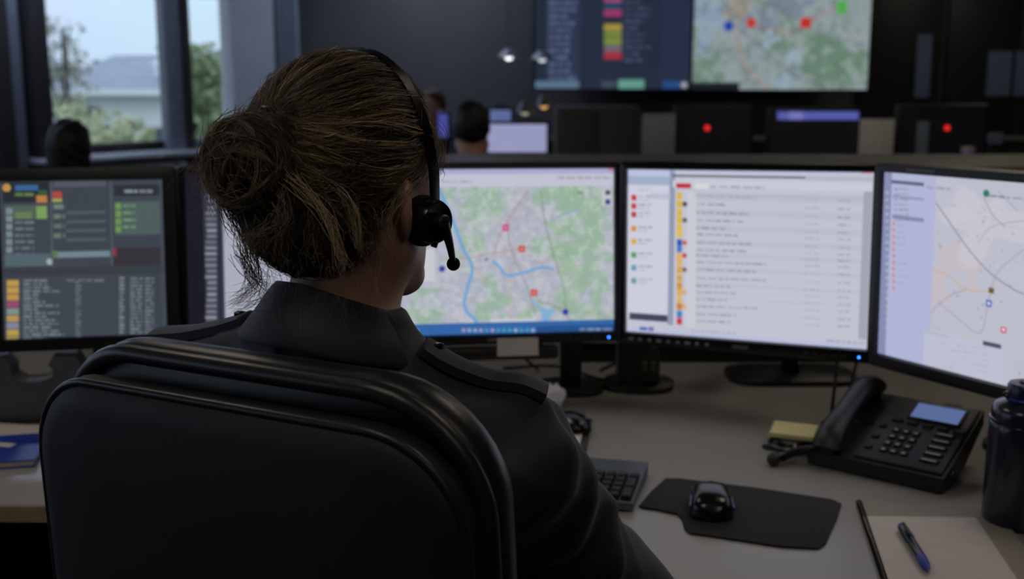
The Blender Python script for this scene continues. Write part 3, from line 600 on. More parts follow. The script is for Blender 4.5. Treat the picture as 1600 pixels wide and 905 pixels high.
c.rect((1571, 354), (1640, 362), (52, 92, 196)); c.rect((1545, 449), (1553, 459), (120, 96, 40)); c.rect((1541, 468), (1549, 480), (40, 90, 200)); c.disc((1545, 474), 1.4, W_); c.rect((1564, 510), (1572, 521), (226, 60, 80)); c.disc((1568, 515), 1.4, W_)
c.rect((1445, 515), (1564, 620), (208, 212, 232)); c.rect((1446, 517), (1484, 526), (70, 76, 104)); c.rect((1536, 532), (1564, 545), (74, 80, 108)); 
for k in range(5): c.rect((1448, 534 + 9 * k), (1560, 538 + 9 * k), (176, 182, 206), .7); c.text(1470, 1545, 535 + 9 * k, 3, (110, 116, 140), .5, k, .12)
inc_mon = monitor('incident_monitor', 'black monitor showing a pale street map, cut off at the right edge', M4, RW, PH, c, (.965, 1.93), .78 * SCREEN, .016, .024, col_w=.05, base=(.22, .18), base_rz=-60, casing=M_BLACK)

b = MB(); b.box((.060, .0008, .006), (-RW / 2 + .085, -.0085, PH / 2 + .008), M=M4); b.build('logo', pm('logo_grey', (96, 98, 102)), inc_mon, off=inc_mon.location)
# ------------------------------------------------------------------ things on the desk
def Mz(x, y, z, rz): return Matrix.Translation((x, y, z)) @ Matrix.Rotation(rz, 4, 'Z')
def dpt(px, py, z=DZ): return unz(px, py, z)
# keyboard
kz = R(-15); kb = thing('keyboard', 'black full-size keyboard partly hidden by the operator\'s sleeve', 'keyboard', (-.008, 1.80, DZ), kz)
KW, KD = .445, .165
b = MB(); b.loft([[(x, -KD / 2, 0), (x, KD / 2, 0), (x, KD / 2, .024), (x, -KD / 2, .012)] for x in (-KW / 2, KW / 2)]); b.build('case', pm('keyboard_case', (40, 44, 56), .35, .1, 80), kb)
b = MB(); b.box((KW + .004, .006, .013), (0, -KD / 2 - .001, .0085), .002); b.build('front_lip', M_METAL, kb)
sl = math.atan2(.012, KD)
kmesh = {}
def key(x, y, wd, dp):
    k_ = (round(wd, 4), round(dp, 4))
    if k_ not in kmesh:
        bb = MB(); bb.loft([[(sx * (wd / 2 - i), sy * (dp / 2 - i), z) for sx, sy in ((-1, -1), (1, -1), (1, 1), (-1, 1))] for i, z in ((0, 0), (.0005, .004), (.0022, .0065))]); me = bb.mesh('key', 30); me.materials.append(pm('key_plastic', (17, 18, 23), .55, .1, 100)); kmesh[k_] = me
    o = link('key', kmesh[k_], None, kb, (x, y, .012 + .012 * (y + KD / 2) / KD + .0006), (sl, 0, 0)); return o
PT = .0188
for row, y in enumerate((-.062, -.043, -.024, -.005, .014, .045)):
    x = -KW / 2 + .012
    if row == 0: ws = [1.25] * 3 + [6.0] + [1.25] * 4
    elif row == 1: ws = [2.2] + [1] * 10 + [2.8]
    elif row == 2: ws = [1.8] + [1] * 11 + [2.2]
    elif row == 3: ws = [1.5] + [1] * 12 + [1.5]
    elif row == 4: ws = [1] * 13 + [2.0]
    else: ws = [1, -.55] + [1, 1, 1, 1, -.5] * 2 + [1] * 4
    tot = sum(abs(q) for q in ws); sc = 15.0 / tot
    for q in ws:
        wd = abs(q) * sc * PT
        if q > 0: key(x + wd / 2, y, wd - .0025, PT - .0025)
        x += wd
    x0 = -KW / 2 + .012 + 15 * PT + .008
    for k in range(3):
        if row in (3, 4, 5) or (row == 0) or (row == 1 and k == 1): key(x0 + PT * (k + .5), y, PT - .0025, PT - .0025)
    x1 = x0 + 3 * PT + .008
    if row < 5:
        for k in range(4):
            if k == 3 and row in (0, 2): continue
            if row == 0 and k == 1: continue
            wd = PT * 2 - .0025 if (row == 0 and k == 0) else PT - .0025; dp = PT * 2 - .0025 if (k == 3 and row in (1, 3)) else PT - .0025
            key(x1 + (PT if (row == 0 and k == 0) else PT * (k + .5)), y - (PT / 2 if dp > PT else 0), wd, dp)
# mouse mat with a notch
pts = [dpt(*p)[:2] for p in ((998, 793), (1018, 770), (1040, 750), (1060, 750), (1180, 765), (1300, 783), (1315, 790), (1308, 812), (1290, 852), (1278, 860), (1220, 857), (1130, 843), (1078, 836), (1069, 828), (1067, 814), (1060, 806), (1030, 799), (1004, 796))]
b = MB(); b.prism([tuple(p) for p in pts], DZ + .0002, DZ + .0035, bev=.001); mo = b.build('mouse_mat', M_RUBBER); 
cxy = np.mean(pts, 0); 
for v in mo.data.vertices: v.co -= Vector((cxy[0], cxy[1], DZ))
mo.location = (cxy[0], cxy[1], DZ); tag(mo, 'flat black notched mouse mat under the mouse', 'mouse mat')
# mouse
mc = dpt(1113, 800, DZ + .004); ms = thing('computer_mouse', 'glossy black computer mouse on the notched mat', 'mouse', (mc[0], mc[1] + .012, DZ + .0037), R(-8))
rings = []
for k in range(17):
    f = k / 16; y = -.055 + .110 * f; e = (1 - abs(2 * f - 1) ** 4.0) ** .5
    wd = (.0365 - .004 * math.sin(math.pi * f) ** 2) * max(e, .02); hh = .037 * max(e, .02) * (.80 + .20 * math.sin(math.pi * (.15 + .7 * (1 - f))))
    rings.append([(wd * math.copysign(abs(math.cos(a)) ** .6, math.cos(a)), y, hh * max(0, math.sin(a)) ** .75) for a in [math.pi * j / 16 for j in range(17)]])
b = MB(); b.loft(rings); b.build('shell', M_GLOSS, ms, 60)
b = MB(); b.tube([(-.003, .030, .0262), (.003, .030, .0262)], .0085, 14); b.build('scroll_wheel', M_RUBBER, ms)
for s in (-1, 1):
    b = MB(); b.tube(smooth_line([(s * .0330, -.036, .016), (s * .0305, 0, .018), (s * .0318, .030, .015)], 5), .0022, 6, flat=(1, 1)); b.build('side_sheen', pm('mouse_sheen', (40, 52, 110), .25, .1, 40), ms)  # blue strips painted as the screens' reflection on the mouse sides
# desk phone
pz = math.atan2(-.153, .184); pf = (dpt(1262, 722) + dpt(1478, 778)) / 2
ph = thing('desk_phone', 'black office desk phone with blue-grey display and handset', 'phone', (pf[0] - .004, pf[1] - .004, DZ), pz)
PWD, PDP = .232, .185
def top(y): return .028 + (.098 - .028) * y / PDP
b = MB(); b.loft([[(x, 0, .004), (x, 0, top(0)), (x, PDP, top(PDP)), (x, PDP, .075), (x, .10, .020), (x, .03, .004)] for x in (-PWD / 2, PWD / 2)]); ob = b.build('body', M_BLACK, ph)
b = MB(); b.box((.19, .055, .07), (.0, .12, .035), .006); b.build('foot', M_BLACK, ph)
TS = math.atan2(.07, PDP)
TM = lambda x, y, h=0: Matrix.Translation((x, y, top(y) + h)) @ Matrix.Rotation(TS, 4, 'X')
b = MB(); b.box((.150, .186, .006), (0, 0, .002), .003, M=TM(.036, .094)); b.build('face_plate', M_DGREY, ph)
b = MB(); b.box((.090, .050, .004), (0, 0, .006), .002, M=TM(.052, .146)); ds = b.build('display_frame', M_BLACK, ph)
b = MB(); b.box((.080, .040, .002), (0, 0, .0085), M=TM(.052, .146)); b.build('display', em('phone_display', (112, 134, 190), .62), ds)
b = MB(); b.box((.030, .006, .0004), (0, 0, .0053), M=TM(.066, .180)); b.build('logo', pm('logo_grey', (96, 98, 102)), ph)
def pkey(x, y, wd, dp, mat=M_BLACK):
    b = MB(); b.loft([[(sx * (wd / 2 - i), sy * (dp / 2 - i), z) for sx, sy in ((-1, -1), (1, -1), (1, 1), (-1, 1))] for i, z in ((0, 0), (.0008, .003), (.002, .004))], M=TM(x, y, .0055)); return b.build('key', mat, ph)
M_PRINT = pm('key_print', (168, 168, 168), .6, .05, 50)
def pprint(o, x, y, wd, dp):
    b = MB(); b.box((wd, dp, .0004), (0, 0, .0098), M=TM(x, y)); b.build('print', M_PRINT, o)
for r_ in range(4):
    for k in range(3): o = pkey(.005 + .017 * k, .030 + .018 * r_, .013, .011); pprint(o, .005 + .017 * k, .030 + .018 * r_, .006, .0045)
for r_ in range(5): o = pkey(.083, .026 + .017 * r_, .032, .009); pprint(o, .083, .026 + .017 * r_, .024, .0036)
for k in range(5): o = pkey(-.004 + .026 * k, .110, .018, .008); 
for k in range(3): pkey(-.022, .030 + .03 * k, .012, .010)
b = MB()
Hs = lambda p: (TM(-.082, .094) @ Vector(p))
b.tube(smooth_line([Hs((0, -.098, .008)), Hs((0, -.080, .022)), Hs((0, -.045, .028)), Hs((0, .0, .029)), Hs((0, .05, .028)), Hs((0, .082, .023)), Hs((0, .100, .012))], 5), [.018 + .006 * abs(k / 30 - .5) * 2 for k in range(31)], 12, flat=(1.15, .7)); hs = b.build('handset', M_BLACK, ph, 60)
for yy in (-.078, .078):
    b = MB(); b.lathe([(.019, -.002), (.023, .010), (.021, .022), (.016, .028)], M=TM(-.082, .094 + yy)); b.build('handset_pad', M_BLACK, hs)
b = MB(); q = [Hs((-.012, -.10, .006)), (-.125, -.03, .03), (-.148, -.028, .012), (-.150, .0, .010), (-.135, .04, .010), (-.12, .08, .012)]
L = smooth_line(q, 30); b.tube([(p[0] + .0045 * math.cos(i * 1.5), p[1], p[2] + .0045 * math.sin(i * 1.5)) for i, p in enumerate(L)], .0022, 5); b.build('coiled_cord', M_RUBBER, ph)
b = MB(); b.tube(smooth_line([(-.105, .03, .022), (-.128, .005, .022), (-.150, -.020, .014), (-.158, -.040, .012)], 4), .0085, 8); b.sphere(.012, (-.158, -.043, .012)); b.build('cord_plug', M_BLACK, ph)
b = MB(); b.tube([(.1175, .045 + .011 * math.cos(a), .024 + .006 * math.sin(a)) for a in [2 * math.pi * i / 14 for i in range(14)]], .0016, 5, closed=True); b.build('side_socket', M_METAL, ph)
# sticky notes on a black puck
npos = dpt(1240, 706); pk = thing('black_puck', 'small round black device under the yellow note pad', 'device', (npos[0], npos[1] + .02, DZ))
b = MB(); b.lathe([(.030, 0), (.038, .003), (.040, .012), (.036, .020), (.026, .023)]); b.build('shell', M_GLOSS, pk); b = MB(); b.tube([(.040 * math.cos(a), .040 * math.sin(a), .010) for a in [2 * math.pi * i / 32 for i in range(32)]], .0022, 6, closed=True); b.build('rim', M_METAL, pk)
b = MB(); b.tube([(-.030, -.01, .006), (-.046, -.006, .005), (-.050, .0, .004)], .004, 6); b.build('tab', M_BLACK, pk)
nt_ = thing('sticky_note_pad', 'yellow square note pad lying on the black puck', 'note pad', (npos[0] + .008, npos[1] + .035, DZ + .0235), R(-22))
for k in range(5):
    b = MB(); b.box((.078, .078, .0016), (0, 0, .0008 + .00165 * k), rz=R(random.uniform(-1.5, 1.5))); b.build('sheet', pm('yellow_note', (222, 212, 150), .8, .05, 40), nt_)
# drinking bottle
bp_ = dpt(1586, 812); bt = thing('drink_bottle', 'dark blue metal drinking bottle standing before the right screen', 'bottle', (bp_[0] - .004, bp_[1] - .012, DZ))
M_BOT = pm('bottle_enamel', (20, 24, 46), .28, .1, 30, coat=.3)
b = MB(); b.lathe([(.043, 0), (.047, .002), (.0490, .008), (.0490, .145), (.0487, .158), (.047, .160)], n=48); b.build('body', M_BOT, bt, 50)
b = MB(); b.lathe([(.047, .160), (.0494, .161), (.0494, .164), (.047, .165), (.047, .176), (.042, .185), (.030, .190), (.027, .193)], n=48); b.build('shoulder', M_BOT, bt, 50)
b = MB(); b.lathe([(.0270, .191), (.0275, .193), (.0275, .213), (.025, .217), (.012, .218)], n=32); b.build('cap', pm('bottle_cap', (26, 30, 70), .3, .1, 30), bt, 40)
b = MB(); b.lathe([(.012, .217), (.0115, .2205), (.008, .2205)], n=20); b.build('cap_button', M_BLACK, bt); b = MB(); b.tube([(.0278 * math.cos(a), .0278 * math.sin(a), .194) for a in [2 * math.pi * i / 32 for i in range(32)]], .0016, 6, closed=True); b.build('neck_ring', M_BLUE, bt)
b = MB(); b.tube(smooth_line([(-.027, 0, .195), (-.032, 0, .197), (-.033, 0, .202), (-.0275, 0, .205)], 4), .0018, 6); b.build('carry_loop', M_BOT, bt)
# notebook, loose sheet, pen
a, b_, c_, d_ = [dpt(*p) for p in ((1337, 788), (1378, 915), (1600, 915), (1500, 800))]
nb = thing('spiral_notebook', 'grey spiral notebook lying under the paper sheet', 'notebook', tuple((a + c_) / 2 - [0, 0, 0])); off = nb.location
dv = (b_ - a)[:2]; dv /= np.linalg.norm(dv); nrm = np.array([-dv[1], dv[0]]); A2 = a[:2]
q = lambda s, t, z=0: (A2[0] + dv[0] * s + nrm[0] * t, A2[1] + dv[1] * s + nrm[1] * t)
b = MB(); b.prism([q(0, .006), q(.30, .006), q(.30, .21), q(.0, .21)], DZ + .0003, DZ + .0045); b.build('pages', M_PAPER, nb, off=off)
b = MB(); b.prism([q(-.003, .004), q(.303, .004), q(.303, .213), q(-.003, .213)], DZ + .0047, DZ + .0056); b.build('cover', pm('notebook_cover', (150, 144, 132), .6, .05, 30), nb, off=off)
for k in range(44):
    s = .006 + .0067 * k; cx, cy = q(s, .004)
    b = MB(); b.tube([(cx + nrm[0] * .0042 * math.cos(a_), cy + nrm[1] * .0042 * math.cos(a_), DZ + .0052 + .0042 * math.sin(a_)) for a_ in [2 * math.pi * i / 10 for i in range(10)]], (.0009), 5, closed=True); b.build('ring', M_GLOSS, nb, off=off)
sp = [dpt(*p) for p in ((1347, 813), (1524, 815), (1600, 925), (1390, 925))]; sp[2] = dpt(1597, 925)
b = MB(); z0 = DZ + .0058; b.prism([tuple(p[:2]) for p in sp][::-1], z0, z0 + .0008); sh = b.build('paper_sheet', M_PAPER); cs = np.mean(sp, 0)
for v in sh.data.vertices: v.co -= Vector((cs[0], cs[1], z0))
sh.location = (cs[0], cs[1], z0); tag(sh, 'off-white paper sheet on the notebook under the pen', 'paper')
p0, p1 = dpt(1408, 824, DZ + .012), dpt(1452, 896, DZ + .012); pl = float(np.linalg.norm(p1 - p0)); ang = math.atan2(p1[1] - p0[1], p1[0] - p0[0])
pn = thing('ballpoint_pen', 'blue and black ballpoint pen lying on the paper sheet', 'pen', (p0[0], p0[1], DZ + .0067), ang); PR = Matrix.Translation((0, 0, .0078)) @ Matrix.Rotation(R(90), 4, 'Y')
b = MB(); b.lathe([(.0034, 0), (.0062, .004), (.0070, .012)], M=PR); b.build('end_cap', M_BLUE, pn)
b = MB(); b.lathe([(.0072, .012), (.0075, .05), (.0066, .052), (.0066, pl * .72)], M=PR); b.build('barrel', M_GLOSS, pn)
b = MB(); b.lathe([(.0069, pl * .72), (.0064, pl * .85), (.0036, pl * .95), (.0018, pl * .97)], M=PR); b.build('grip', M_BLUE, pn)
b = MB(); b.lathe([(.0016, pl * .97), (.0006, pl)], M=PR); b.build('tip', M_METAL, pn); b = MB(); b.box((.045, .004, .0016), (.032, .0, .0164), .0006); b.build('clip', M_BLACK, pn)
# white pad, black mouse-like reel, crumpled paper
w0 = dpt(909, 703); t = thing('white_clipboard', 'white sheet on a dark-edged clipboard between sleeve and keyboard', 'clipboard', (w0[0] - .088, w0[1] + .09, DZ), R(-7))
b = MB(); b.box((.215, .19, .006), (0, 0, .0035), .002); b.build('board', M_BLACK, t); b = MB(); b.box((.195, .178, .002), (-.003, 0, .0078)); b.build('sheet', M_PAPER, t)
g0 = dpt(893, 672, DZ + .01); t = thing('spare_mouse', 'small black mouse with a cable on the white clipboard', 'mouse', (g0[0], g0[1] + .02, DZ + .0095), R(30))
b = MB(); b.loft([[(.030 * math.sin(math.pi * (f * .8 + .1)) ** .5 * math.cos(a_), -.045 + .09 * f, max(0, .030 * math.sin(math.pi * (f * .8 + .1)) ** .6 * math.sin(a_))) for a_ in [math.pi * j / 10 for j in range(11)]] for f in [k / 9 for k in range(10)]]); b.build('shell', M_GLOSS, t, 60)
b = MB(); b.tube(smooth_line([(0, .045, .01), (.02, .085, .004), (.055, .10, -.004), (.07, .06, -.005), (.04, .045, -.005)], 6), .0025, 6); b.build('cable', M_RUBBER, t)
cp = dpt(866, 652); b = MB(); vs = b.sphere(.036, (0, 0, .026), (1, .8, .7), u=14, v=9)
for v in vs: v.co += Vector(rng.normal(size=3) * .0035)
cpo = b.build('crumpled_paper', pm('white_tissue', (225, 226, 232), .9, .05, 40), None, 15); cpo.location = (cp[0] - .012, cp[1] + .05, DZ + .002); tag(cpo, 'crumpled white paper beside the operator\'s sleeve', 'paper')
# paper strip taped under the map screen
b = MB(); b.box((.082, .0012, .036), (0, -.0115, 0), M=M2 @ Matrix.Translation((.062, 0, -PH / 2 - .026))); so = b.build('paper_strip', M_PAPER, None, off=M2 @ Vector((.062, 0, -PH / 2 - .026))); so.location = M2 @ Vector((.062, 0, -PH / 2 - .026)); tag(so, 'small white paper strip taped below the map screen', 'paper')
# upright black speaker on flat foot
sp_ = dpt(992, 612); t = thing('desk_speaker', 'upright black desk speaker with faint yellow marks on a flat foot', 'speaker', (sp_[0] + .012, sp_[1] + .04, DZ), R(-6))
b = MB(); b.prism(rrect(.15, .13, .05), 0, .014, bev=.004); b.build('foot', M_BLACK, t)
b = MB(); b.box((.088, .075, .15), (0, 0, .0895), .008); b.build('cabinet', M_DGREY, t); b = MB(); b.box((.006, .076, .148), (-.0465, 0, .0895), .002); b.build('side_trim', M_METAL, t)
for k, (x, z, cl) in enumerate(((.012, .125, (140, 134, 60)), (.03, .122, (120, 40, 36)), (.012, .062, (120, 120, 60)), (.030, .062, (120, 116, 60)), (.012, .050, (110, 110, 60)), (.030, .050, (110, 110, 60)), (.030, .098, (110, 110, 60)))):
    b = MB(); b.box((.009, .002, .009), (x, -.0385, z), .001); b.build('indicator', pm('mark_%d_%d_%d' % cl, cl, .6, .1, 50), t)
# cables behind the screens
def cable(pts, r, lab):
    P_ = [np.array(p) for p in pts]; c0 = P_[0]; b = MB(); b.tube([p - c0 for p in smooth_line(P_, 7)], r, 6); o = b.build('cable', M_RUBBER, None, 80); o.location = c0; tag(o, lab, 'cable', 'cables behind the screens')
z = DZ + .005
cable([(.70, 2.36, .93), unz(1300, 640, DZ + .05), unz(1296, 652, z), unz(1330, 660, z), unz(1360, 655, z)], .0035, 'black cable dropping below the message list screen to the desk')
cable([(.74, 2.30, .95), unz(1318, 640, DZ + .03), unz(1285, 660, z), unz(1320, 672, z), unz(1345, 640, z)], .003, 'thin looped cable beside the handset of the desk phone')
cable([(.30, 2.44, .93), (.34, 2.42, .86), (.28, 2.46, .80), (.20, 2.5, z)], .004, 'black cable hanging behind the upright speaker')
cable([(.05, 2.42, .92), (.07, 2.44, .83), (.02, 2.46, .80), (.06, 2.5, z)], .003, 'thin cable hanging left of the map screen stand')
cable([(-.02, 2.52, z), (.1, 2.50, z + .01), (.2, 2.42, z), (.24, 2.46, z)], .0035, 'cable lying behind the map screen foot')
t = thing('cable_tray', 'long low black cable tray along the rear of the desk', 'cable tray', (.62, 2.63, DZ)); b = MB(); b.box((1.0, .07, .003), (0, 0, .0022)); b.build('bottom', M_BLACK, t)
for s in (-1, 1): b = MB(); b.box((1.0, .004, .030), (0, s * .034, .016)); b.build('side', M_BLACK, t)
# left end of the desk
t = thing('grey_bracket_stand', 'grey slanted equipment stand with a hook-shaped cut-out under the left screen', 'stand', (-.93, 2.155, DZ), R(10))
b = MB(); prof = [(-.13, 0), (.13, 0), (.115, .06), (.080, .130), (.040, .130), (.030, .112), (.042, .100), (.038, .086), (.015, .078), (-.02, .078), (-.04, .09), (-.036, .112), (-.05, .130), (-.10, .130), (-.125, .06)]
b.prism(prof, -.03, .03, M=Matrix.Rotation(R(90), 4, 'X'), bev=.003); b.build('plate', pm('grey_stand_plastic', (92, 96, 96), .5, .08, 40), t); b = MB(); b.box((.28, .09, .008), (0, .0, .0045), .002); b.build('foot', M_DGREY, t)
q0 = dpt(20, 730); t = thing('blue_booklet', 'blue booklet at the left end of the desk', 'booklet', (q0[0] - .10, q0[1] + .05, DZ), R(12))
b = MB(); b.box((.25, .155, .002), (0, 0, .0015)); b.build('back_cover', M_BLUE, t); b = MB(); b.box((.246, .150, .009), (-.002, 0, .007)); b.build('pages', M_PAPER, t); b = MB(); b.box((.25, .155, .002), (0, 0, .0126)); co = b.build('front_cover', M_BLUE, t)
b = MB(); b.box((.05, .02, .0006), (.05, .02, .0139), rz=R(-25)); b.build('emblem', M_PAPER, co)
q0 = dpt(25, 690); t = thing('grey_folder', 'pale grey folder behind the blue booklet', 'folder', (q0[0] - .02, q0[1] + .035, DZ), R(-10)); b = MB(); b.box((.24, .10, .004), (0, 0, .0023), .001); b.build('cover', pm('grey_card', (128, 132, 146), .7, .05, 30), t); b = MB(); b.box((.23, .094, .003), (.004, -.002, .006)); b.build('sheets', M_PAPER, t)
t = thing('desk_pedestal', 'dark drawer pedestal under the left end of the desk', 'pedestal', (-1.15, 2.1, 0)); b = MB(); b.box((.42, .55, .58), (0, 0, .30), .006); b.build('body', M_DGREY, t)
for k in range(3):
    b = MB(); b.box((.40, .018, .175), (0, -.284, .12 + .185 * k), .004); dr = b.build('drawer', M_DGREY, t); b = MB(); b.box((.12, .016, .012), (0, -.300, .16 + .185 * k), .003); b.build('handle', M_METAL, dr)

# ================================================================== CHAIR
ch = thing('office_chair', 'black high-backed office chair the operator sits in', 'chair', (-.232, .945, 0), R(-28))
def back_rings(wd, z0, z1, r, prof, dx=0, lean=-.03):
    H_ = z1 - z0; zc = (z0 + z1) / 2; rings = []
    for ins, y in prof:
        rg = []
        for x, zz in rrect(wd - 2 * ins, H_ - 2 * ins, max(r - ins, .01), 10):
            f = (z1 - (zc + zz)); x *= (1 + .34 * min(f, .30) - .25 * max(0, f - .36)); rg.append((x + dx, y + .35 * x * x + lean * (zz / H_), zc + zz))
        rings.append(rg)
    return rings
b = MB(); b.loft(back_rings(.462, .60, 1.135, .085, [(.10, -.040), (.03, -.038), (.012, -.034), (.003, -.025), (0, -.012), (.006, .0)])); sh_ = b.build('back_shell', M_CHAIR, ch, 60)
rg = back_rings(.462, .60, 1.135, .085, [(.004, -.027)])[0]; b = MB(); b.tube(rg, .0042, 8, closed=True); b.build('piping', M_CHAIR_RIM, sh_, 60)
b = MB(); b.loft(back_rings(.455, .58, 1.165, .10, [(.016, .004), (.004, .010), (0, .024), (.003, .040), (.012, .052), (.04, .060), (.10, .058)], .006)); pd = b.build('back_pad', M_CHAIR_RIM, ch, 60)
rg = back_rings(.445, .585, 1.155, .098, [(.0, .002)], .006)[0]; b = MB(); b.tube(rg, .009, 8, closed=True); b.build('rolled_edge', M_CHAIR_RIM, pd, 60)
rings = [[(x, y + .27, z) for x, y in rrect(.47 - 2 * i, .46 - 2 * i, max(.10 - i, .02), 8)] for i, z in ((.03, .415), (.005, .425), (0, .445), (.006, .468), (.03, .482), (.09, .486))]
b = MB(); b.loft(rings); b.build('seat', M_CHAIR, ch, 60)
b = MB(); b.box((.07, .02, .34), (0, -.055, .54), .005, rx=R(-3)); b.build('back_bracket', M_BLACK, ch); b = MB(); b.box((.18, .30, .045), (0, .18, .39), .01); b.build('mechanism', M_BLACK, ch)
b = MB(); b.lathe([(.03, .10), (.03, .24), (.018, .241), (.018, .375)], (0, .24, 0)); b.build('gas_column', M_METAL, ch)
for k in range(5):
    a_ = 2 * math.pi * k / 5 + .3; e = (.30 * math.cos(a_), .24 + .30 * math.sin(a_))
    b = MB(); b.tube([(0, .24, .115), (e[0] * .5, .24 + (e[1] - .24) * .5, .10), (e[0], e[1], .075)], [.028, .022, .016], 8); b.build('leg', M_BLACK, ch)
    b = MB(); b.lathe([(.012, -.022), (.026, -.020), (.026, .020), (.012, .022)], M=Matrix.Translation((e[0], e[1], .0265)) @ Matrix.Rotation(a_, 4, 'Z') @ Matrix.Rotation(R(90), 4, 'Y'), n=18); b.build('caster', M_RUBBER, ch)

# ================================================================== FIGURES
HC = (0, 0, 1.312)      # head centre, figure coordinates (x right, y forward)
HY = R(-11); HCY, HSY = math.cos(HY), math.sin(HY)
def head_sdf(f, c, full=True):
    A = lambda x, y, z: (c[0] + x * HCY - y * HSY, c[1] + x * HSY + y * HCY, c[2] + z)
    f.ell(A(0, -.012, .012), (.073, .093, .086), .03, rz=HY); f.ell(A(0, .036, -.052), (.061, .064, .088), .03, rz=HY)
    f.cap(A(-.054, .008, -.084), A(-.014, .074, -.128), .021, .019, .025); f.cap(A(.054, .008, -.084), A(.014, .074, -.128), .021, .019, .025); f.ell(A(0, .080, -.127), (.022, .018, .017), .02, rz=HY)
    for s in (-1, 1):
        f.ell(A(s * .044, .055, -.024), (.020, .024, .018), .02, rz=HY)
        if full:
            f.cap(A(s * .012, .082, .018), A(s * .045, .066, .018), .009, .008, .015); f.ell(A(s * .031, .086, -.002), (.014, .012, .010), .012, sub=True, rz=HY)
            f.ell(A(s * .0800, -.010, -.040), (.0080, .021, .033), .006, rz=s * R(38) + HY); f.ell(A(s * .0885, -.002, -.036), (.006, .012, .019), .005, sub=True, rz=s * R(38) + HY); f.ell(A(s * .076, .004, -.060), (.006, .009, .010), .006, rz=HY)
    if full:
        f.cap(A(0, .084, .008), A(0, .105, -.032), .008, .011, .012); f.ell(A(.010, .096, -.037), (.009, .010, .008), .008, rz=HY); f.ell(A(-.010, .096, -.037), (.009, .010, .008), .008, rz=HY)
        f.ell(A(0, .094, -.068), (.022, .010, .006), .008, rz=HY); f.ell(A(0, .092, -.080), (.019, .010, .007), .008, rz=HY)
def hrot(P_):
    P_ = np.asarray(P_, float); q = P_ - np.array(HC); return np.stack([q[..., 0] * HCY - q[..., 1] * HSY, q[..., 0] * HSY + q[..., 1] * HCY, q[..., 2]], -1) + np.array(HC)
SHO = {1: (.177, -.016, 1.012), -1: (-.178, -.03, 1.045)}; ELB = {1: (.248, .132, .815), -1: (-.275, .11, .825)}; WRI = {1: (.105, .352, .790), -1: (-.115, .352, .790)}
def torso_sdf(f, g=0.0, kk=.05):
    f.ell((0, -.075, .60), (.175 + g, .125 + g, .11 + g), kk); f.ell((0, -.06, .75), (.145 + g, .105 + g, .17), kk); f.ell((0, -.035, .93), (.160 + g, .105 + g, .16), kk)
    for s in (-1, 1):
        S_ = SHO[s]; f.cap((s * .03, -.045, S_[2] + .005), S_, .065 + g, .052 + g, kk); f.cap((s * .025, -.04, 1.115 + (.0 if s > 0 else .012)), (s * .125, -.032, S_[2] + (.054 if s > 0 else .035)), .040 + g, .032 + g, .04)
        f.ell((s * .07, .045, .93), (.06 + g, .05 + g, .06 + g), .05); f.ell((s * .08, -.095, .96), (.06 + g, .035 + g, .09), .05)
def arms_sdf(f, ru, rm, rw, hand=True, g=0):
    for s in (-1, 1):
        f.cap(SHO[s], ELB[s], ru, rm, .04); f.cap(ELB[s], WRI[s], rm, rw, .03)
def hand_sdf(f):
    for s in (-1, 1):
        w_ = np.array(WRI[s]); dirn = np.array([-s * .28, .95, -.06]); dirn /= np.linalg.norm(dirn); sd = np.array([dirn[1], -dirn[0], 0]); sd /= np.linalg.norm(sd)
        f.cap(w_, w_ + dirn * .02, .024, .025, .02)
        for k in range(4): f.cap(w_ + dirn * .012 + sd * (k - 1.5) * .012, w_ + dirn * .072 + sd * (k - 1.5) * .019, .013, .0115, .012)
        for k, L in enumerate((.066, .078, .072, .056) if s < 0 else (.056, .072, .078, .066)):
            b0 = w_ + dirn * .078 + sd * (k - 1.5) * .0195; m1 = b0 + dirn * L * .48 + sd * (k - 1.5) * .003 + [0, 0, .010]; m2 = m1 + dirn * L * .28 - [0, 0, .010]; e = m2 + dirn * L * .22 - [0, 0, .014]
            f.cap(b0, m1, .0095, .0088, .004); f.cap(m1, m2, .0088, .008, .003); f.cap(m2, e, .008, .0072, .003)
        th = -s; b0 = w_ + dirn * .020 + sd * th * .020; m1 = b0 + dirn * .034 + sd * th * .024 - [0, 0, .006]; e = m1 + dirn * .034 + sd * th * .004 - [0, 0, .010]
        f.cap(b0, m1, .013, .0105, .008); f.cap(m1, e, .0100, .0082, .003)
def legs_sdf(f, g=0, foot=True):
    for s in (-1, 1):
        f.cap((s * .085, -.04, .575), (s * .115, .36, .565), .078 + g, .058 + g, .04); f.cap((s * .115, .37, .56), (s * .115, .37, .12), .055 + g, .038 + g, .03)
        if foot: f.cap((s * .115, .36, .055), (s * .125, .52, .040), .038, .030, .03)

PX, PY, PYAW = -.169, 1.184, R(-21)
op = thing('person', 'seated operator seen from behind with tied brown hair and a dark uniform shirt', 'person', (PX, PY, 0), PYAW)
def fig(pt):
    """world -> figure coordinates"""
    v = np.array(pt) - [PX, PY, 0]; c_, s_ = math.cos(-PYAW), math.sin(-PYAW); return np.array([v[0] * c_ - v[1] * s_, v[0] * s_ + v[1] * c_, v[2]])
f = Field((-.40, -.28, -.01), (.40, .62, 1.46), .0042)
head_sdf(f, HC); f.cap((0, -.055, 1.05), (0, -.012, 1.235), .053, .051, .035); f.cap((0.026, .0, 1.10), (.044, -.01, 1.235), .015, .014, .03); f.cap((-.03, .0, 1.10), (-.046, -.01, 1.235), .016, .014, .03)
torso_sdf(f); arms_sdf(f, .050, .040, .025); hand_sdf(f); legs_sdf(f)
V, Q = f.net(); V = relax(V, Q, 1, .4); body = link('body', mesh_np('body', V, Q), M_SKIN, op)
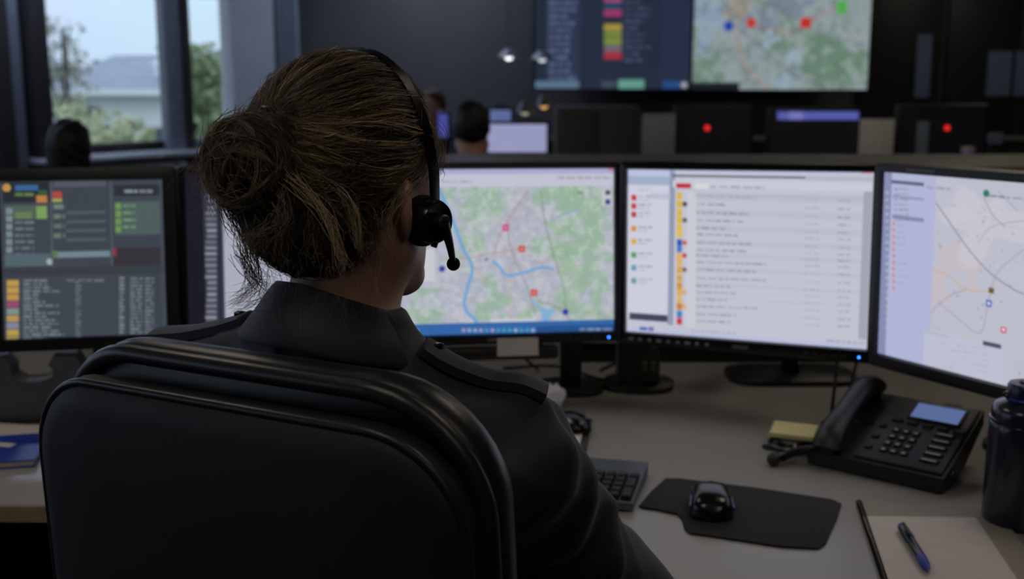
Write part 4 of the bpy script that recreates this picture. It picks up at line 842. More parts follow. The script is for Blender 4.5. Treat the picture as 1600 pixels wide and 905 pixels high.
for s in (-1, 1):
    b = MB(); b.sphere(.0118, tuple(hrot((s * .031, .0745, 1.310)))); ey = b.build('eye', M_EYE, op, 60); b = MB(); b.sphere(.0055, tuple(hrot((s * .031, .0825, 1.310))), (1, .8, 1)); b.build('iris', pm('iris', (60, 90, 110), .2, .1, 50), ey)
    b = MB(); b.tube([tuple(hrot(q_)) for q_ in ((s * .014, .0895, 1.331), (s * .030, .087, 1.336), (s * .047, .072, 1.331))], [.0025, .003, .0015], 6); b.build('eyebrow', pm('brow_hair', (70, 50, 36), .8, .2, 300), op)
# shirt
f = Field((-.42, -.30, .50), (.42, .56, 1.24), .0042)
torso_sdf(f, .013, .06); f.cap((0, -.055, 1.06), (0, -.03, 1.15), .063, .060, .04)
for s in (-1, 1):
    f.cap(SHO[s], ELB[s], .067, .058, .05); f.cap(ELB[s], WRI[s], .057, .040, .04)
x, y, z = f.all()
fold = .0045 * np.sin(38 * z + 22 * x + 9 * np.sin(11 * y + 3)) * np.clip((np.abs(x) - .10) / .1, 0, 1) + .0035 * np.sin(55 * (z * .8 + y * .6) + 5 * np.sin(14 * x)) + .003 * np.sin(70 * z - 40 * y + 6 * np.sin(17 * x)) * np.clip((.98 - z) / .1, 0, 1)
fold = fold - .0055 * (1 - np.abs(np.sin(24 * z + 15 * y + 2.2 * np.sin(9 * x + 2 * y)))) ** 3 * np.clip((np.abs(x) - .13) / .05, 0, 1) * np.clip((1.03 - z) / .08, 0, 1)
fold = fold - .004 * (1 - np.abs(np.sin(30 * (y - .6 * z) + 11 * x))) ** 4 * np.clip((np.abs(x) - .15) / .05, 0, 1) * np.clip((.95 - z) / .06, 0, 1)
fold = fold - .0025 * (1 - np.abs(np.sin(34 * x + 18 * z + 3 * np.sin(12 * z)))) ** 3 * np.clip((z - .95) / .06, 0, 1)
f.v += fold.astype(np.float32)
f.v = np.maximum(f.v, (z - 1.165 - .10 * np.clip(-y - .02, -.1, .1)).astype(np.float32) + 0 * x)
wr = .5 * (np.array(WRI[1]) + np.array(WRI[-1]))
f.v = np.maximum(f.v, (y - (WRI[1][1] - .012)).astype(np.float32) + 0 * x + 0 * z)
SF = f; V, Q = f.net(); V = relax(V, Q, 1, .4); shirt = link('shirt', mesh_np('shirt', V, Q), M_SHIRT, op); shirt['label'] = 'dark navy uniform shirt'
# folded collar
n = 60; rings = []
def cring(r, dz, zt):
    out = []
    for i in range(n + 1):
        th = R(-90 + 205 * (i / n * 2 - 1) * .80); cx, sy = math.cos(th), math.sin(th)
        back = (1 - sy) / 2
        out.append(((.058 + r) * cx, -.026 + (.062 + r) * sy - r * .15, zt - .040 * (1 - back) - .016 * cx * (1 if cx > 0 else .3) - dz))
    return out
rr = [cring(.004, .035, 1.196), cring(.001, .0, 1.196), cring(.005, -.004, 1.196), cring(.011, .002, 1.196), cring(.026, .024, 1.196), cring(.043, .046, 1.196), cring(.042, .051, 1.196), cring(.030, .042, 1.196), cring(.012, .022, 1.196)]
b = MB(); b.loft(rr, cap=False, closed=False); col_ = b.build('collar', M_SHIRT, shirt, 70)
def top_z(p):
    i, j = [int(round((p[k] - SF.lo[k]) / SF.h)) for k in (0, 1)]; colm = SF.v[i, j]; k = np.nonzero(colm < 0)[0]
    if not len(k) or k[-1] + 1 >= len(colm): return p[2]
    k = k[-1]; return SF.lo[2] + SF.h * (k + colm[k] / (colm[k] - colm[k + 1]))
def epaulette(pts, wd):
    P_ = [np.array([p[0], p[1], top_z(p) + .003]) for p in pts]; P_ = smooth_line(P_, 8); b = MB(); rings = []
    for i, p in enumerate(P_):
        a_ = P_[max(i - 1, 0)]; c_ = P_[min(i + 1, len(P_) - 1)]; t_ = (c_ - a_) / np.linalg.norm(c_ - a_); sd = np.cross(t_, [0, 0, 1]); sd /= np.linalg.norm(sd); up = np.cross(sd, t_)
        w2 = wd / 2 * (1 - .18 * (1 - i / (len(P_) - 1)))
        if i == 0: w2 *= .5
        rings.append([p - sd * w2 - up * .006, p - sd * w2 * 1.0 + up * .003, p - sd * w2 * .5 + up * .0065, p + up * .0075, p + sd * w2 * .5 + up * .0065, p + sd * w2 + up * .003, p + sd * w2 - up * .006])
    b.loft(rings); o = b.build('epaulette', M_SHIRT, shirt, 50)
    p = P_[4]; b = MB(); b.lathe([(.0065, .006), (.0065, .0095), (.004, .0105)], tuple(p), n=16); b.build('button', M_GLOSS, o)
RS = [fig(un(678, 553, 1.145)), fig(un(740, 580, 1.150)), fig(un(800, 608, 1.155)), fig(un(860, 640, 1.165))]
epaulette([(.100, -.037, 1.13), (.130, -.032, 1.11), (.165, -.022, 1.09), (.196, -.012, 1.07), (.219, -.004, 1.05)], .046)
epaulette([(-.100, -.040, 1.138), (-.130, -.040, 1.126), (-.175, -.038, 1.113), (-.222, -.036, 1.086)], .046)
# trousers and shoes
f = Field((-.30, -.26, .05), (.30, .50, .72), .009); f.ell((0, -.075, .60), (.190, .138, .10), .05); legs_sdf(f, .014, False); V, Q = f.net(); link('trousers', mesh_np('trousers', V, Q), M_TROUSER, op)
for s in (-1, 1):
    f = Field((s * .12 - .08, .28, -.005), (s * .12 + .08, .60, .14), .007); f.cap((s * .115, .36, .052), (s * .127, .525, .042), .048, .042, .03); f.cap((s * .115, .36, .05), (s * .115, .365, .11), .045, .043, .02); x, y, z = f.all(); f.v = np.maximum(f.v, (.003 - z).astype(np.float32) + 0 * x + 0 * y); V, Q = f.net(); link('shoe', mesh_np('shoe', V, Q), M_BLACK, op)

# ------------------------------------------------------------------ hair
def hair_mat(name, dark, light):
    m = bpy.data.materials.new(name); m.use_nodes = True; n = m.node_tree; b = n.nodes['Principled BSDF']; a = n.nodes.new('ShaderNodeAttribute'); a.attribute_name = 'tone'
    r = n.nodes.new('ShaderNodeValToRGB'); r.color_ramp.elements[0].color = (*srgb(dark), 1); r.color_ramp.elements[1].color = (*srgb(light), 1); n.links.new(a.outputs['Fac'], r.inputs[0])
    n.links.new(r.outputs[0], b.inputs['Base Color']); b.inputs['Roughness'].default_value = .38; b.inputs['Specular IOR Level'].default_value = .45; return m
M_HAIR = hair_mat('brown_hair', (50, 41, 34), (200, 174, 136))
M_SCALP = pm('hair_underlayer', (46, 34, 26), .6, .3, 120, .4, 300, stretch=(1, 1, 4))
def tubes(name, Pn, tone, r0, mat, parent, taper=True):
    """Pn (N,M,3) strands -> one mesh of three-sided tubes"""
    N, M_, _ = Pn.shape; T = np.gradient(Pn, axis=1); T /= np.linalg.norm(T, axis=2)[..., None] + 1e-9
    ref = rng.normal(size=(N, 1, 3)); X = np.cross(T, ref); X /= np.linalg.norm(X, axis=2)[..., None] + 1e-9; Y = np.cross(T, X)
    rad = r0 * rng.uniform(.7, 1.3, (N, 1, 1)) * (np.linspace(1, .35, M_)[None, :, None] if taper else 1)
    V = np.stack([Pn + rad * (math.cos(a) * X + math.sin(a) * Y) for a in (0, 2.0944, 4.1888)], 2).reshape(-1, 3)
    base = (np.arange(N)[:, None] * M_ + np.arange(M_ - 1)[None]).ravel() * 3
    Q = np.concatenate([np.stack([base + k, base + (k + 1) % 3, base + 3 + (k + 1) % 3, base + 3 + k], 1) for k in range(3)])
    me = mesh_np(name, V, Q, True); at = me.attributes.new('tone', 'FLOAT', 'POINT'); at.data.foreach_set('value', np.repeat(np.clip(tone, 0, 1), M_ * 3).astype(np.float32)); return link(name, me, mat, parent)
hc = np.array(HC); ER = np.array([.084, .106, .0985]); EC = hc + [0, -.010, .008]
TIE = hc + np.array([.001, -.110, .045]); BUN = hc + np.array([-.014, -.130, .006])
# under layer
f = Field((-.14, -.20, 1.18), (.13, .13, 1.45), .004)
f.ell(EC, ER * .975, .02); x, y, z = f.all()
yy = y - hc[1]; zz = z - hc[2]
f.v = np.maximum(f.v, (yy * .80 - zz * .62 - .020).astype(np.float32) + 0 * x)
a1 = yy + .022 + 0 * zz; b1 = -zz - .016 + 0 * yy; hq = np.clip(.5 + .5 * (b1 - a1) / .03, 0, 1); f.v = np.maximum(f.v, (b1 * (1 - hq) + a1 * hq - .03 * hq * (1 - hq)).astype(np.float32) + 0 * x)
f.ell(hc + [-.004, -.066, -.040], (.068, .042, .052), .035); f.ell(hc + [-.002, -.055, -.068], (.052, .034, .030), .03)
f.ell(BUN, (.040, .034, .042), .02); f.ell(TIE + [0, .012, 0], (.022, .02, .02), .02)
HF = f; V, Q = f.net(); V = hrot(V); hair = link('hair', mesh_np('hair', V, Q), M_SCALP, op); hair['label'] = 'brown hair tied in a loose bun'
def proj_out(P_, lift):
    """keep strands outside the hair volume"""
    d = (P_ - EC) / ER; L = np.linalg.norm(d, axis=-1, keepdims=True); return np.where(L < lift, EC + d / np.maximum(L, 1e-6) * lift * ER, P_)
def strands(guides, tones, per, spread, M_=14, wob=.0015, tighten=0.6):
    """guides (G,M,3) -> strands around each"""
    G = len(guides); out = []; tn = []
    t = np.linspace(0, 1, guides.shape[1])
    for g, tone in zip(guides, tones):
        o = rng.normal(size=(per, 1, 3)) * spread; env = (1 - tighten * np.sin(math.pi * t * .9 + .3) ** 2)[None, :, None]
        ph = rng.uniform(0, 6.28, (per, 1, 3)); fr = rng.uniform(4, 11, (per, 1, 1))
        out.append(g[None] + o * env + wob * np.sin(t[None, :, None] * fr + ph)); tn.append(np.clip(tone + rng.normal(size=per) * .10, 0, 1))
    return np.concatenate(out), np.concatenate(tn)
def hairline(d):
    """unit direction -> is there scalp hair"""
    az = math.degrees(math.atan2(d[1], d[0] if d[0] else 1e-6)); y_, z_ = d[1], d[2]; ax = abs(d[0])
    if y_ > .45: return z_ > .28 + .38 * (y_ - .45) / .55
    if y_ > -.35: return z_ > (-.26 + .50 * max(0, y_ + .15) / .6)
    return z_ > -.90 + .40 * max(0, (y_ + .6)) / .45 and (ax < .72 or z_ > -.3)
td = (TIE - EC) / ER; td /= np.linalg.norm(td)
GN = 760; MM = 16; gl = []; tl = []
while len(gl) < GN:
    d = rng.normal(size=3); d /= np.linalg.norm(d)
    if not hairline(d): continue
    an = math.acos(np.clip(d @ td, -1, 1))
    if an < .12: continue
    lift = 1.0 + abs(rng.normal()) * .028; t = np.linspace(0, 1, MM); s = np.sin(an)
    P_ = (np.sin((1 - t) * an)[:, None] * d + np.sin(t * an)[:, None] * td) / max(s, .05)
    P_ /= np.linalg.norm(P_, axis=1)[:, None]
    hump = np.sin(math.pi * t) ** .8
    sag = (.10 + .10 * rng.random()) * hump * min(1, an / 1.2) * (1.0 if d[2] < .75 else .35)
    P_[:, 2] -= sag; nrm_ = np.linalg.norm(P_, axis=1)[:, None]; P_ /= nrm_
    ph = rng.uniform(0, 6.28); wv = np.cross(td, d); wv /= np.linalg.norm(wv) + 1e-9
    P_ = P_ + wv * (rng.uniform(.01, .05) * np.sin(t * rng.uniform(4, 9) + ph) * hump)[:, None]
    W = EC + P_ * ER * (lift + .02 * np.sin(t * 5 + ph) * hump)[:, None]
    W[-3:] = W[-3:] * np.array([.8, .5, .1])[:, None] + (TIE + rng.normal(size=3) * .006) * np.array([.2, .5, .9])[:, None]
    gl.append(W); tl.append(np.clip(.13 + .26 * rng.normal() + (.22 if d[0] > .4 and -.2 < d[2] < .6 else 0), 0, 1))  # right-side strands toned lighter as a painted lamp highlight
gl = np.array(gl)
for sub in range(1): pass
P1, T1 = strands(gl, tl, 17, .0032); P1 = proj_out(P1, .985)
tag(tubes('strands', hrot(P1), T1, .00036, M_HAIR, hair), kind='stuff')
# nape and sides: strands that follow the hair volume towards the bun
def samp(P_):
    g = np.clip((P_ - HF.lo) / HF.h, 0, HF.n - 2.001); i = g.astype(int); fr = g - i; o = 0
    for a in (0, 1):
        for b2 in (0, 1):
            for c2 in (0, 1):
                o = o + HF.v[i[:, 0] + a, i[:, 1] + b2, i[:, 2] + c2] * (fr[:, 0] if a else 1 - fr[:, 0]) * (fr[:, 1] if b2 else 1 - fr[:, 1]) * (fr[:, 2] if c2 else 1 - fr[:, 2])
    return o
def sgrad(P_):
    e = .003; g = np.stack([samp(P_ + np.eye(3)[k] * e) - samp(P_ - np.eye(3)[k] * e) for k in range(3)], 1); return g / (np.linalg.norm(g, axis=1)[:, None] + 1e-9)
GN2 = 420; d = rng.normal(size=(6000, 3)); d /= np.linalg.norm(d, axis=1)[:, None]; st = hc + d * np.array([.10, .14, .12]) + [0, -.01, 0]
for _ in range(25): st = st - sgrad(st) * (samp(st)[:, None] - .002) * .7
k_ = (st[:, 2] < hc[2] + .012) & (st[:, 1] < hc[1] - .022 - .25 * np.maximum(0, np.abs(st[:, 0]) - .045)) & (np.linalg.norm(st - BUN, axis=1) > .045) & (np.abs(samp(st)) < .006); st = st[k_][:GN2]
tgt = np.where(rng.random((len(st), 1)) < .72, BUN + [0, .02, -.02], TIE) + rng.normal(size=(len(st), 3)) * .012; path = [st]; lf = np.abs(rng.normal(size=(len(st), 1))) * .0022 + .0012
cur = st; swirl = rng.normal(size=(len(st), 1)) * .45
for i in range(MM - 1):
    dr = tgt - cur; L = np.linalg.norm(dr, axis=1)[:, None]; dr = dr / (L + 1e-6); n_ = sgrad(cur); sw = np.cross(n_, dr); dr = dr + sw * swirl * math.cos(i * .35) + np.array([0, 0, -.25]) * (i < 5); dr = dr - n_ * (dr * n_).sum(1)[:, None]; dr /= np.linalg.norm(dr, axis=1)[:, None] + 1e-9
    cur = cur + dr * np.minimum(.0075, L); cur = cur - sgrad(cur) * (samp(cur)[:, None] - lf); path.append(cur)
gl = np.stack(path, 1); P1, T1 = strands(gl, np.clip(.08 + .14 * rng.normal(size=len(gl)), 0, 1), 15, .0026, wob=.002, tighten=.2)  # nape tone darkened, shade put into the strand colour
tag(tubes('nape_strands', hrot(P1), T1, .00034, M_HAIR, hair), kind='stuff')
# bun coils
gl = []; tl = []
for k in range(150):
    ax_ = np.array([.25, -1, .15]) + rng.normal(size=3) * .45; ax_ /= np.linalg.norm(ax_); u_ = np.cross(ax_, [0, 0, 1]); u_ /= np.linalg.norm(u_); v_ = np.cross(ax_, u_)
    r = rng.uniform(.55, 1.08); a0 = rng.uniform(0, 6.28); th = a0 + np.linspace(0, rng.uniform(1.5, 4.2), MM); off_ = rng.uniform(-.55, .9) * .026
    rad = r * .041 * math.sqrt(max(.2, 1 - (off_ / .036) ** 2)); P_ = BUN + (np.cos(th)[:, None] * u_ + np.sin(th)[:, None] * v_) * rad * np.array([1.05, .95, 1.1]) + ax_ * off_
    gl.append(P_); tl.append(.18 + .22 * rng.normal())
P2, T2 = strands(np.array(gl), tl, 16, .0022, wob=.001)
tag(tubes('bun', hrot(P2), T2, .00036, M_HAIR, hair), kind='stuff')
# loose locks, given by where they hang
locks = [([(515, 296), (545, 325), (554, 368), (568, 389), (598, 383)], 1.082, .6, 9, .0012), ([(642, 285), (620, 318), (607, 355), (604, 388)], 1.108, .5, 14, .0022), ([(628, 300), (606, 335), (590, 372), (586, 400)], 1.104, .35, 16, .0028), ([(452, 275), (478, 300), (505, 330), (522, 365), (532, 400), (536, 418)], 1.055, .75, 30, .0022), ([(470, 262), (515, 282), (545, 305), (558, 345), (561, 385)], 1.070, .62, 22, .0018), ([(430, 300), (440, 330), (425, 355), (395, 375), (372, 380)], 1.055, .35, 26, .003), ([(360, 325), (372, 360), (390, 400), (398, 435), (388, 462), (362, 474)], 1.085, .25, 34, .0028), ([(345, 300), (362, 340), (378, 365), (392, 390)], 1.085, .3, 24, .0035), ([(385, 380), (392, 420), (405, 445), (380, 470)], 1.095, .2, 22, .0035), ([(372, 395), (395, 430), (420, 445), (410, 470), (372, 478)], 1.10, .25, 18, .004), ([(345, 200), (333, 250), (335, 300), (350, 330)], 1.065, .3, 46, .0035), ([(370, 190), (338, 225), (330, 270), (322, 300)], 1.06, .35, 30, .004), ([(455, 300), (448, 345), (440, 390), (446, 415)], 1.060, .1, 26, .004), ([(490, 330), (488, 370), (496, 410)], 1.062, .08, 26, .004), ([(520, 330), (560, 360), (575, 400)], 1.08, .12, 26, .004), ([(560, 330), (590, 360), (600, 395)], 1.10, .15, 26, .004), ([(400, 330), (405, 370), (415, 405)], 1.075, .1, 40, .005), ([(670, 200), (684, 225), (688, 255), (683, 270)], 1.150, .4, 26, .0022), ([(640, 160), (665, 190), (682, 225), (690, 262)], 1.155, .3, 30, .003)]
PP = []; TT = []
for k in range(46):          # hair over the temple, tucked behind the ear
    sx = 1 if k < 30 else -1; y0 = rng.uniform(.012, .052); z0 = rng.uniform(.0, .05); y1 = rng.uniform(-.055, -.03); z1 = rng.uniform(-.022, -.002); t = np.linspace(0, 1, MM)
    yv = y0 + (y1 - y0) * t; zv = z0 + (z1 - z0) * t - .012 * np.sin(math.pi * t) * rng.uniform(.5, 1.3); q_ = np.clip(1 - ((yv + .010) / ER[1]) ** 2 - ((zv - .008) / ER[2]) ** 2, .05, 1)
    g = np.stack([sx * ER[0] * np.sqrt(q_) * (1.005 + .02 * rng.random()), yv, zv], 1) + hc
    a_, b2 = strands(hrot(g)[None], [rng.uniform(.1, .6)], 16, .0022, wob=.0015, tighten=.2); PP.append(a_); TT.append(b2)
for pts, d, tone, per, sprd in locks:
    g = smooth_line([fig(un(p[0], p[1], d)) for p in pts], 6); g = np.array(g); ii = np.linspace(0, len(g) - 1, MM); g = np.stack([np.interp(ii, np.arange(len(g)), g[:, k]) for k in range(3)], 1)
    a_, b2 = strands(g[None], [tone], per, sprd * 1.5, wob=.0035, tighten=.1); PP.append(a_); TT.append(b2)
tag(tubes('loose_locks', np.concatenate(PP), np.concatenate(TT), .00034, M_HAIR, hair), kind='stuff')
# flyaways
PP = []
for k in range(900):
    if k > 700:
        d = np.array([-.35, -.15, .8]) + rng.normal(size=3) * .45; d /= np.linalg.norm(d)
        if not hairline(d): continue
        p = EC + d * ER * 1.015
    elif k < 420:
        d = rng.normal(size=3); d[1] -= .3; d /= np.linalg.norm(d)
        if not hairline(d): continue
        p = EC + d * ER * 1.01
    else: d = rng.normal(size=3); d[1] -= .4; d[0] -= .5; d /= np.linalg.norm(d); p = BUN + d * .040
    tg = np.cross(d, rng.normal(size=3)); tg /= np.linalg.norm(tg); L = rng.uniform(.02, .055); t = np.linspace(0, 1, MM)[:, None]
    PP.append(hrot(p + tg * L * t + d * L * (rng.uniform(.15, .5) * t - rng.uniform(.0, .35) * t * t) + np.array([0, 0, -1]) * L * .3 * t * t))
for k in range(60):
    p = fig(un(rng.uniform(400, 600), rng.uniform(400, 425), 1.085 + .02 * rng.random())); t = np.linspace(0, 1, MM)[:, None]; L = rng.uniform(.02, .06); PP.append(p + np.array([rng.normal() * .3, -.12, -1]) * L * t + np.array([0, -.15, 0]) * L * t * t + np.array([rng.normal() * .25, 0, 0]) * L * t ** 2)
tag(tubes('flyaway_hairs', np.array(PP), rng.uniform(.2, .7, len(PP)), .00018, M_HAIR, hair), kind='stuff')
b = MB(); b.tube([hrot(TIE + np.array([.016 * math.cos(a), -.004 + .004 * math.sin(3 * a), .013 * math.sin(a)])) for a in [2 * math.pi * i / 30 for i in range(30)]], [.0042 + .0014 * math.sin(7 * i) for i in range(30)], 8, closed=True); b.build('hair_tie', pm('hair_tie_cloth', (24, 22, 24), .5, .2, 300), op)

# ------------------------------------------------------------------ headset
hd = thing('headset', 'black headset with microphone worn by the operator', 'headset', (PX, PY, HC[2]), PYAW + HY)
def figh(pt):
    q = fig(pt) - [0, 0, HC[2]]; c_, s_ = math.cos(-HY), math.sin(-HY); return np.array([q[0] * c_ - q[1] * s_, q[0] * s_ + q[1] * c_, q[2]])
band = [(.096 * math.cos(a), .018 - .004 * math.sin(a), -.030 + (.030 + .1165) * math.sin(a) ** .9 if math.sin(a) > 0 else -.03) for a in [math.pi * i / 40 for i in range(41)]]
b = MB(); rings = []
for i, p in enumerate(band):
    p = np.array(p); a_ = math.pi * i / 40; o_n = np.array([math.cos(a_), 0, math.sin(a_)]); yv = np.array([0, 1, 0]); rings.append([p + yv * s1 * .0068 + o_n * s2 * .0014 for s1, s2 in ((-1, -1), (1, -1), (1, 1), (-1, 1))])
b.loft(rings); b.build('headband', M_GLOSS, hd, 40)
for s in (1, -1):
    b = MB(); b.box((.005, .013, .040), (s * .096, .018, -.022), .002); b.build('slider', M_BLACK, hd)
    EM = Matrix.Translation((s * .080, .014, -.056)) @ Matrix.Rotation(s * R(-8), 4, 'Z') @ Matrix.Rotation(s * R(90), 4, 'Y')
    b = MB(); b.lathe([(.016, -.004), (.024, -.003), (.0265, .002), (.0262, .008), (.024, .011)], M=EM, n=36); b.build('ear_cushion', M_RUBBER, hd, 50)
    b = MB(); b.lathe([(.0215, .011), (.0225, .012), (.0225, .022), (.0205, .026), (.0195, .0262), (.0185, .0255), (.004, .0255)], M=EM, n=36); cup = b.build('ear_cup', M_GLOSS, hd, 40)
    if s == 1:
        b = MB(); b.lathe([(.0085, .025), (.0085, .034), (.007, .0355)], M=EM, n=24); b.build('pivot', M_BLACK, cup, 40)
        b = MB(); b.tube([(.100, .014, -.074), (.098, .012, -.082)], .0035, 8); b.build('strain_relief', M_BLACK, cup)
P3 = [np.array(p) for p in ((.1125, .0094, -.056), (.1115, .021, -.079), (.102, .041, -.103))]
b = MB(); b.tube(smooth_line(P3, 6), [.0062, .006, .0055, .005, .0048, .0045, .0042, .004, .0038, .0036, .0034, .0032, .003], 10); b.build('mic_boom', M_BLACK, hd, 60)
b = MB(); b.sphere(.0072, tuple(P3[2])); b.build('mic_foam', pm('foam', (18, 18, 19), .9, .3, 900, .5, 1500), hd, 60)

# ================================================================== BACKGROUND
# large wall displays
def wall_display(name, label, px0, px1, py1, Y, canvas_fn, ht, strength):
    a = uny(px0, py1, Y); c_ = uny(px1, py1, Y); wd = c_[0] - a[0]; cen = ((a[0] + c_[0]) / 2, Y, a[2] + ht / 2)
    M = Matrix.Translation(cen); t = thing(name, label, 'display', (cen[0], Y, a[2]), group='wall displays'); off = t.location
    c = canvas_fn(corners_of(M, wd, ht)); 
    b = MB(); b.box((wd + .03, .09, ht + .03), (cen[0], Y + .05, cen[2]), .006); b.build('casing', M_BLACK, t, off=off)
    b = MB(); b.box((.5, .32, .3), (cen[0], Y + .235, cen[2]), .004); b.build('wall_mount', M_DGREY, t, off=off)
    link('screen', c.mesh('screen', wd, ht, Matrix.Translation([-q for q in off]) @ M), screen_mat('display_' + name, strength), t)
    b = MB(); o1 = rrect(wd + .03, ht + .03, .006, 3); i1 = rrect(wd, ht, .001, 3); b.loft([[(cen[0] + x, Y + .004, cen[2] + z) for x, z in o1], [(cen[0] + x, Y - .012, cen[2] + z) for x, z in o1], [(cen[0] + x, Y - .012, cen[2] + z) for x, z in i1], [(cen[0] + x, Y + .002, cen[2] + z) for x, z in i1]], cap=False); b.build('bezel', M_BLACK, t, off=off)
def listing(cn):
    c = Canvas(150, 92, (40, 52, 72), cn); c.mix(c.noise(60, 5), (52, 62, 86), .6)
    c.rect((855, -60), (905, 122), (60, 70, 100), .7); c.rect((1035, -60), (1078, 130), (52, 60, 90), .7)
    for k in range(-6, 12): c.text(858, 858 + random.uniform(30, 46), 2 + 10.6 * k, 6, (118, 132, 176), .8, k + 9)
    cols = [(198, 90, 150), (40, 84, 120), (190, 70, 130), (50, 56, 80), (198, 176, 80), (140, 160, 80), (150, 170, 80), (140, 120, 140), (200, 60, 80)]
    for k, cl in enumerate(cols): c.rect((944, -6 + 11 * k), (971, 4 + 11 * k), cl); 
    for k in range(-3, 10): c.text(975, 975 + random.uniform(20, 46), 2 + 10 * k, 4, (110, 124, 160), .6, k + 9)
    c.rect((834, 126), (905, 137), (110, 140, 168)); c.rect((966, 124), (1006, 138), (120, 186, 168)); c.rect((1035, 126), (1062, 138), (50, 90, 160)); c.disc((1068, 132), 3, (200, 200, 215)); c.rect((940, 126), (962, 136), (80, 90, 110)); return c
def townmap(cn):
    c = Canvas(170, 92, (160, 176, 178), cn); n1, n2 = c.noise(40, 11), c.noise(14, 12, 3)
    c.mix(np.clip((n1 - .45) * 8, 0, 1), (124, 158, 134), .8); c.mix(np.clip((n2 - .5) * 8, 0, 1), (176, 190, 200), .6)
    n3 = c.noise(6, 45, 2); c.mix(np.clip((n3 - .5) * 6, 0, 1), (150, 168, 160), .7); c.blob((1300, 90), 32, 24, (120, 156, 130), .9, 1); c.blob((1105, 110), 18, 16, (128, 160, 138), .8, 2); c.blob((1210, 20), 34, 16, (140, 156, 176), .9, 3); c.blob((1110, 30), 18, 26, (160, 184, 210), .9, 4); c.blob((1150, 15), 12, 10, (176, 168, 150), .9, 5); c.blob((1205, 62), 9, 7, (170, 196, 214), .9, 6); c.blob((1240, 90), 9, 8, (170, 196, 214), .9, 7); c.blob((1225, 130), 16, 7, (160, 190, 210), .9, 8); c.blob((1330, 60), 14, 9, (170, 182, 186), .9, 9)
    for pts, wd, col in (([(1150, 45), (1158, 80), (1170, 110), (1200, 138)], 1.6, (196, 150, 120)), ([(1148, 40), (1190, 75), (1235, 115), (1290, 135)], 2.2, (120, 130, 150)), ([(1182, -10), (1165, 20), (1148, 40)], 1.6, (200, 170, 120)), ([(1150, 45), (1120, 80), (1090, 120)], 1.4, (150, 160, 160)), ([(1175, 40), (1235, 50), (1260, 35), (1310, 10)], 1.2, (196, 90, 80)), ([(1170, 60), (1220, 105), (1250, 138)], 1.4, (176, 184, 196))): c.line(smooth_line(pts, 5), wd, col, .9)
    c.mix(np.clip((n3 - .55) * 8, 0, 1), (190, 202, 208), .45); c.mix(np.clip((.42 - n3) * 8, 0, 1), (118, 140, 132), .5); c.disc((1139, 41), 4.6, (40, 80, 190)); c.disc((1174, 36), 4.6, (222, 70, 60)); c.rect((1251, 28), (1267, 44), (222, 56, 44)); c.rect((1308, 2), (1322, 22), (90, 200, 90)); c.rect((1080, 128), (1155, 145), (34, 40, 48)); return c
wall_display('wall_display', 'large dark wall display with coloured list entries', 836, 1077, 139, 9.42, listing, .72, .62)
wall_display('wall_display', 'large wall display showing a green town map', 1081, 1354, 140, 9.38, townmap, .78, .66)
# second desk row
t = thing('rear_desk', 'long rear desk in the second row behind the divider', 'desk', (1.8, 6.1, 0)); b = MB(); b.box((5.4, .85, .03), (0, 0, .725), .004); b.build('worktop', M_LEDGE, t)
for x in (-2.6, -.9, .9, 2.6): b = MB(); b.box((.05, .75, .708), (x, 0, .355)); b.build('leg_panel', M_DGREY, t)
def far_monitor(px0, px1, py0, py1, Y, label, fill, strength, led=None, strip=False, tilt=-4):
    a = uny(px0, py0, Y); c_ = uny(px1, py1, Y); wd, ht = c_[0] - a[0], a[2] - c_[2]; cen = np.array([(a[0] + c_[0]) / 2, Y, (a[2] + c_[2]) / 2])
    t = thing('rear_monitor', label, 'monitor', (cen[0], Y, DZ), group='monitors in the second row'); off = t.location; M = Matrix.Translation(cen)
    b = MB(); b.box((wd + .03, .05, ht + .03), (0, .03, 0), .006, M=M); b.build('casing', M_BLACK, t, off=off)
    c = Canvas(40, 26, fill); c.mix(c.noise(12, int(px0)), tuple(int(v * .8) for v in fill), .5)
    if strip: c.a[:] = srgb((12, 12, 14)); c.a[1:5, 3:38] = srgb((96, 104, 190)); c.a[1:5, 8:14] = srgb((130, 130, 210))
    link('screen', c.mesh('screen', wd, ht, Matrix.Translation([-q for q in off]) @ M), screen_mat('display_rear_%d' % px0, strength), t)
    b = MB(); b.box((.06, .03, cen[2] - ht / 2 - DZ + .1), (0, .07, (cen[2] - ht / 2 + .1 - DZ) / 2 + .001)); b.build('stand_column', M_BLACK, t); b = MB(); b.prism(rrect(.22, .16, .04), .0005, .012); b.build('stand_base', M_BLACK, t)
    if led:
        p = uny(led[0], led[1], Y - .012); b = MB(); b.sphere(.014, tuple(p), (1, .35, 1)); b.build('standby_light', em('red_led', (230, 40, 40), 1.2), t, off=off)
far_monitor(1060, 1172, 168, 246, 6.0, 'switched-off rear monitor with a red light, beside the pale document', (10, 10, 12), .6, (1105, 200))
far_monitor(1206, 1343, 173, 250, 6.0, 'rear monitor with a violet-blue bar across a dark picture', (12, 12, 14), .75, None, True)
far_monitor(1408, 1536, 168, 246, 6.0, 'switched-off rear monitor with a red light, below the tall pale strip', (10, 10, 12), .6, (1480, 200))
far_monitor(762, 854, 194, 238, 5.7, 'rear monitor with a pale violet page before the colleague', (176, 178, 222), .75)
far_monitor(766, 798, 172, 192, 6.6, 'small bluish rear monitor beyond the pale page', (120, 140, 200), .6)
far_monitor(684, 700, 178, 215, 6.4, 'bluish rear monitor at the edge of the operator\'s hair', (90, 96, 190), .6)
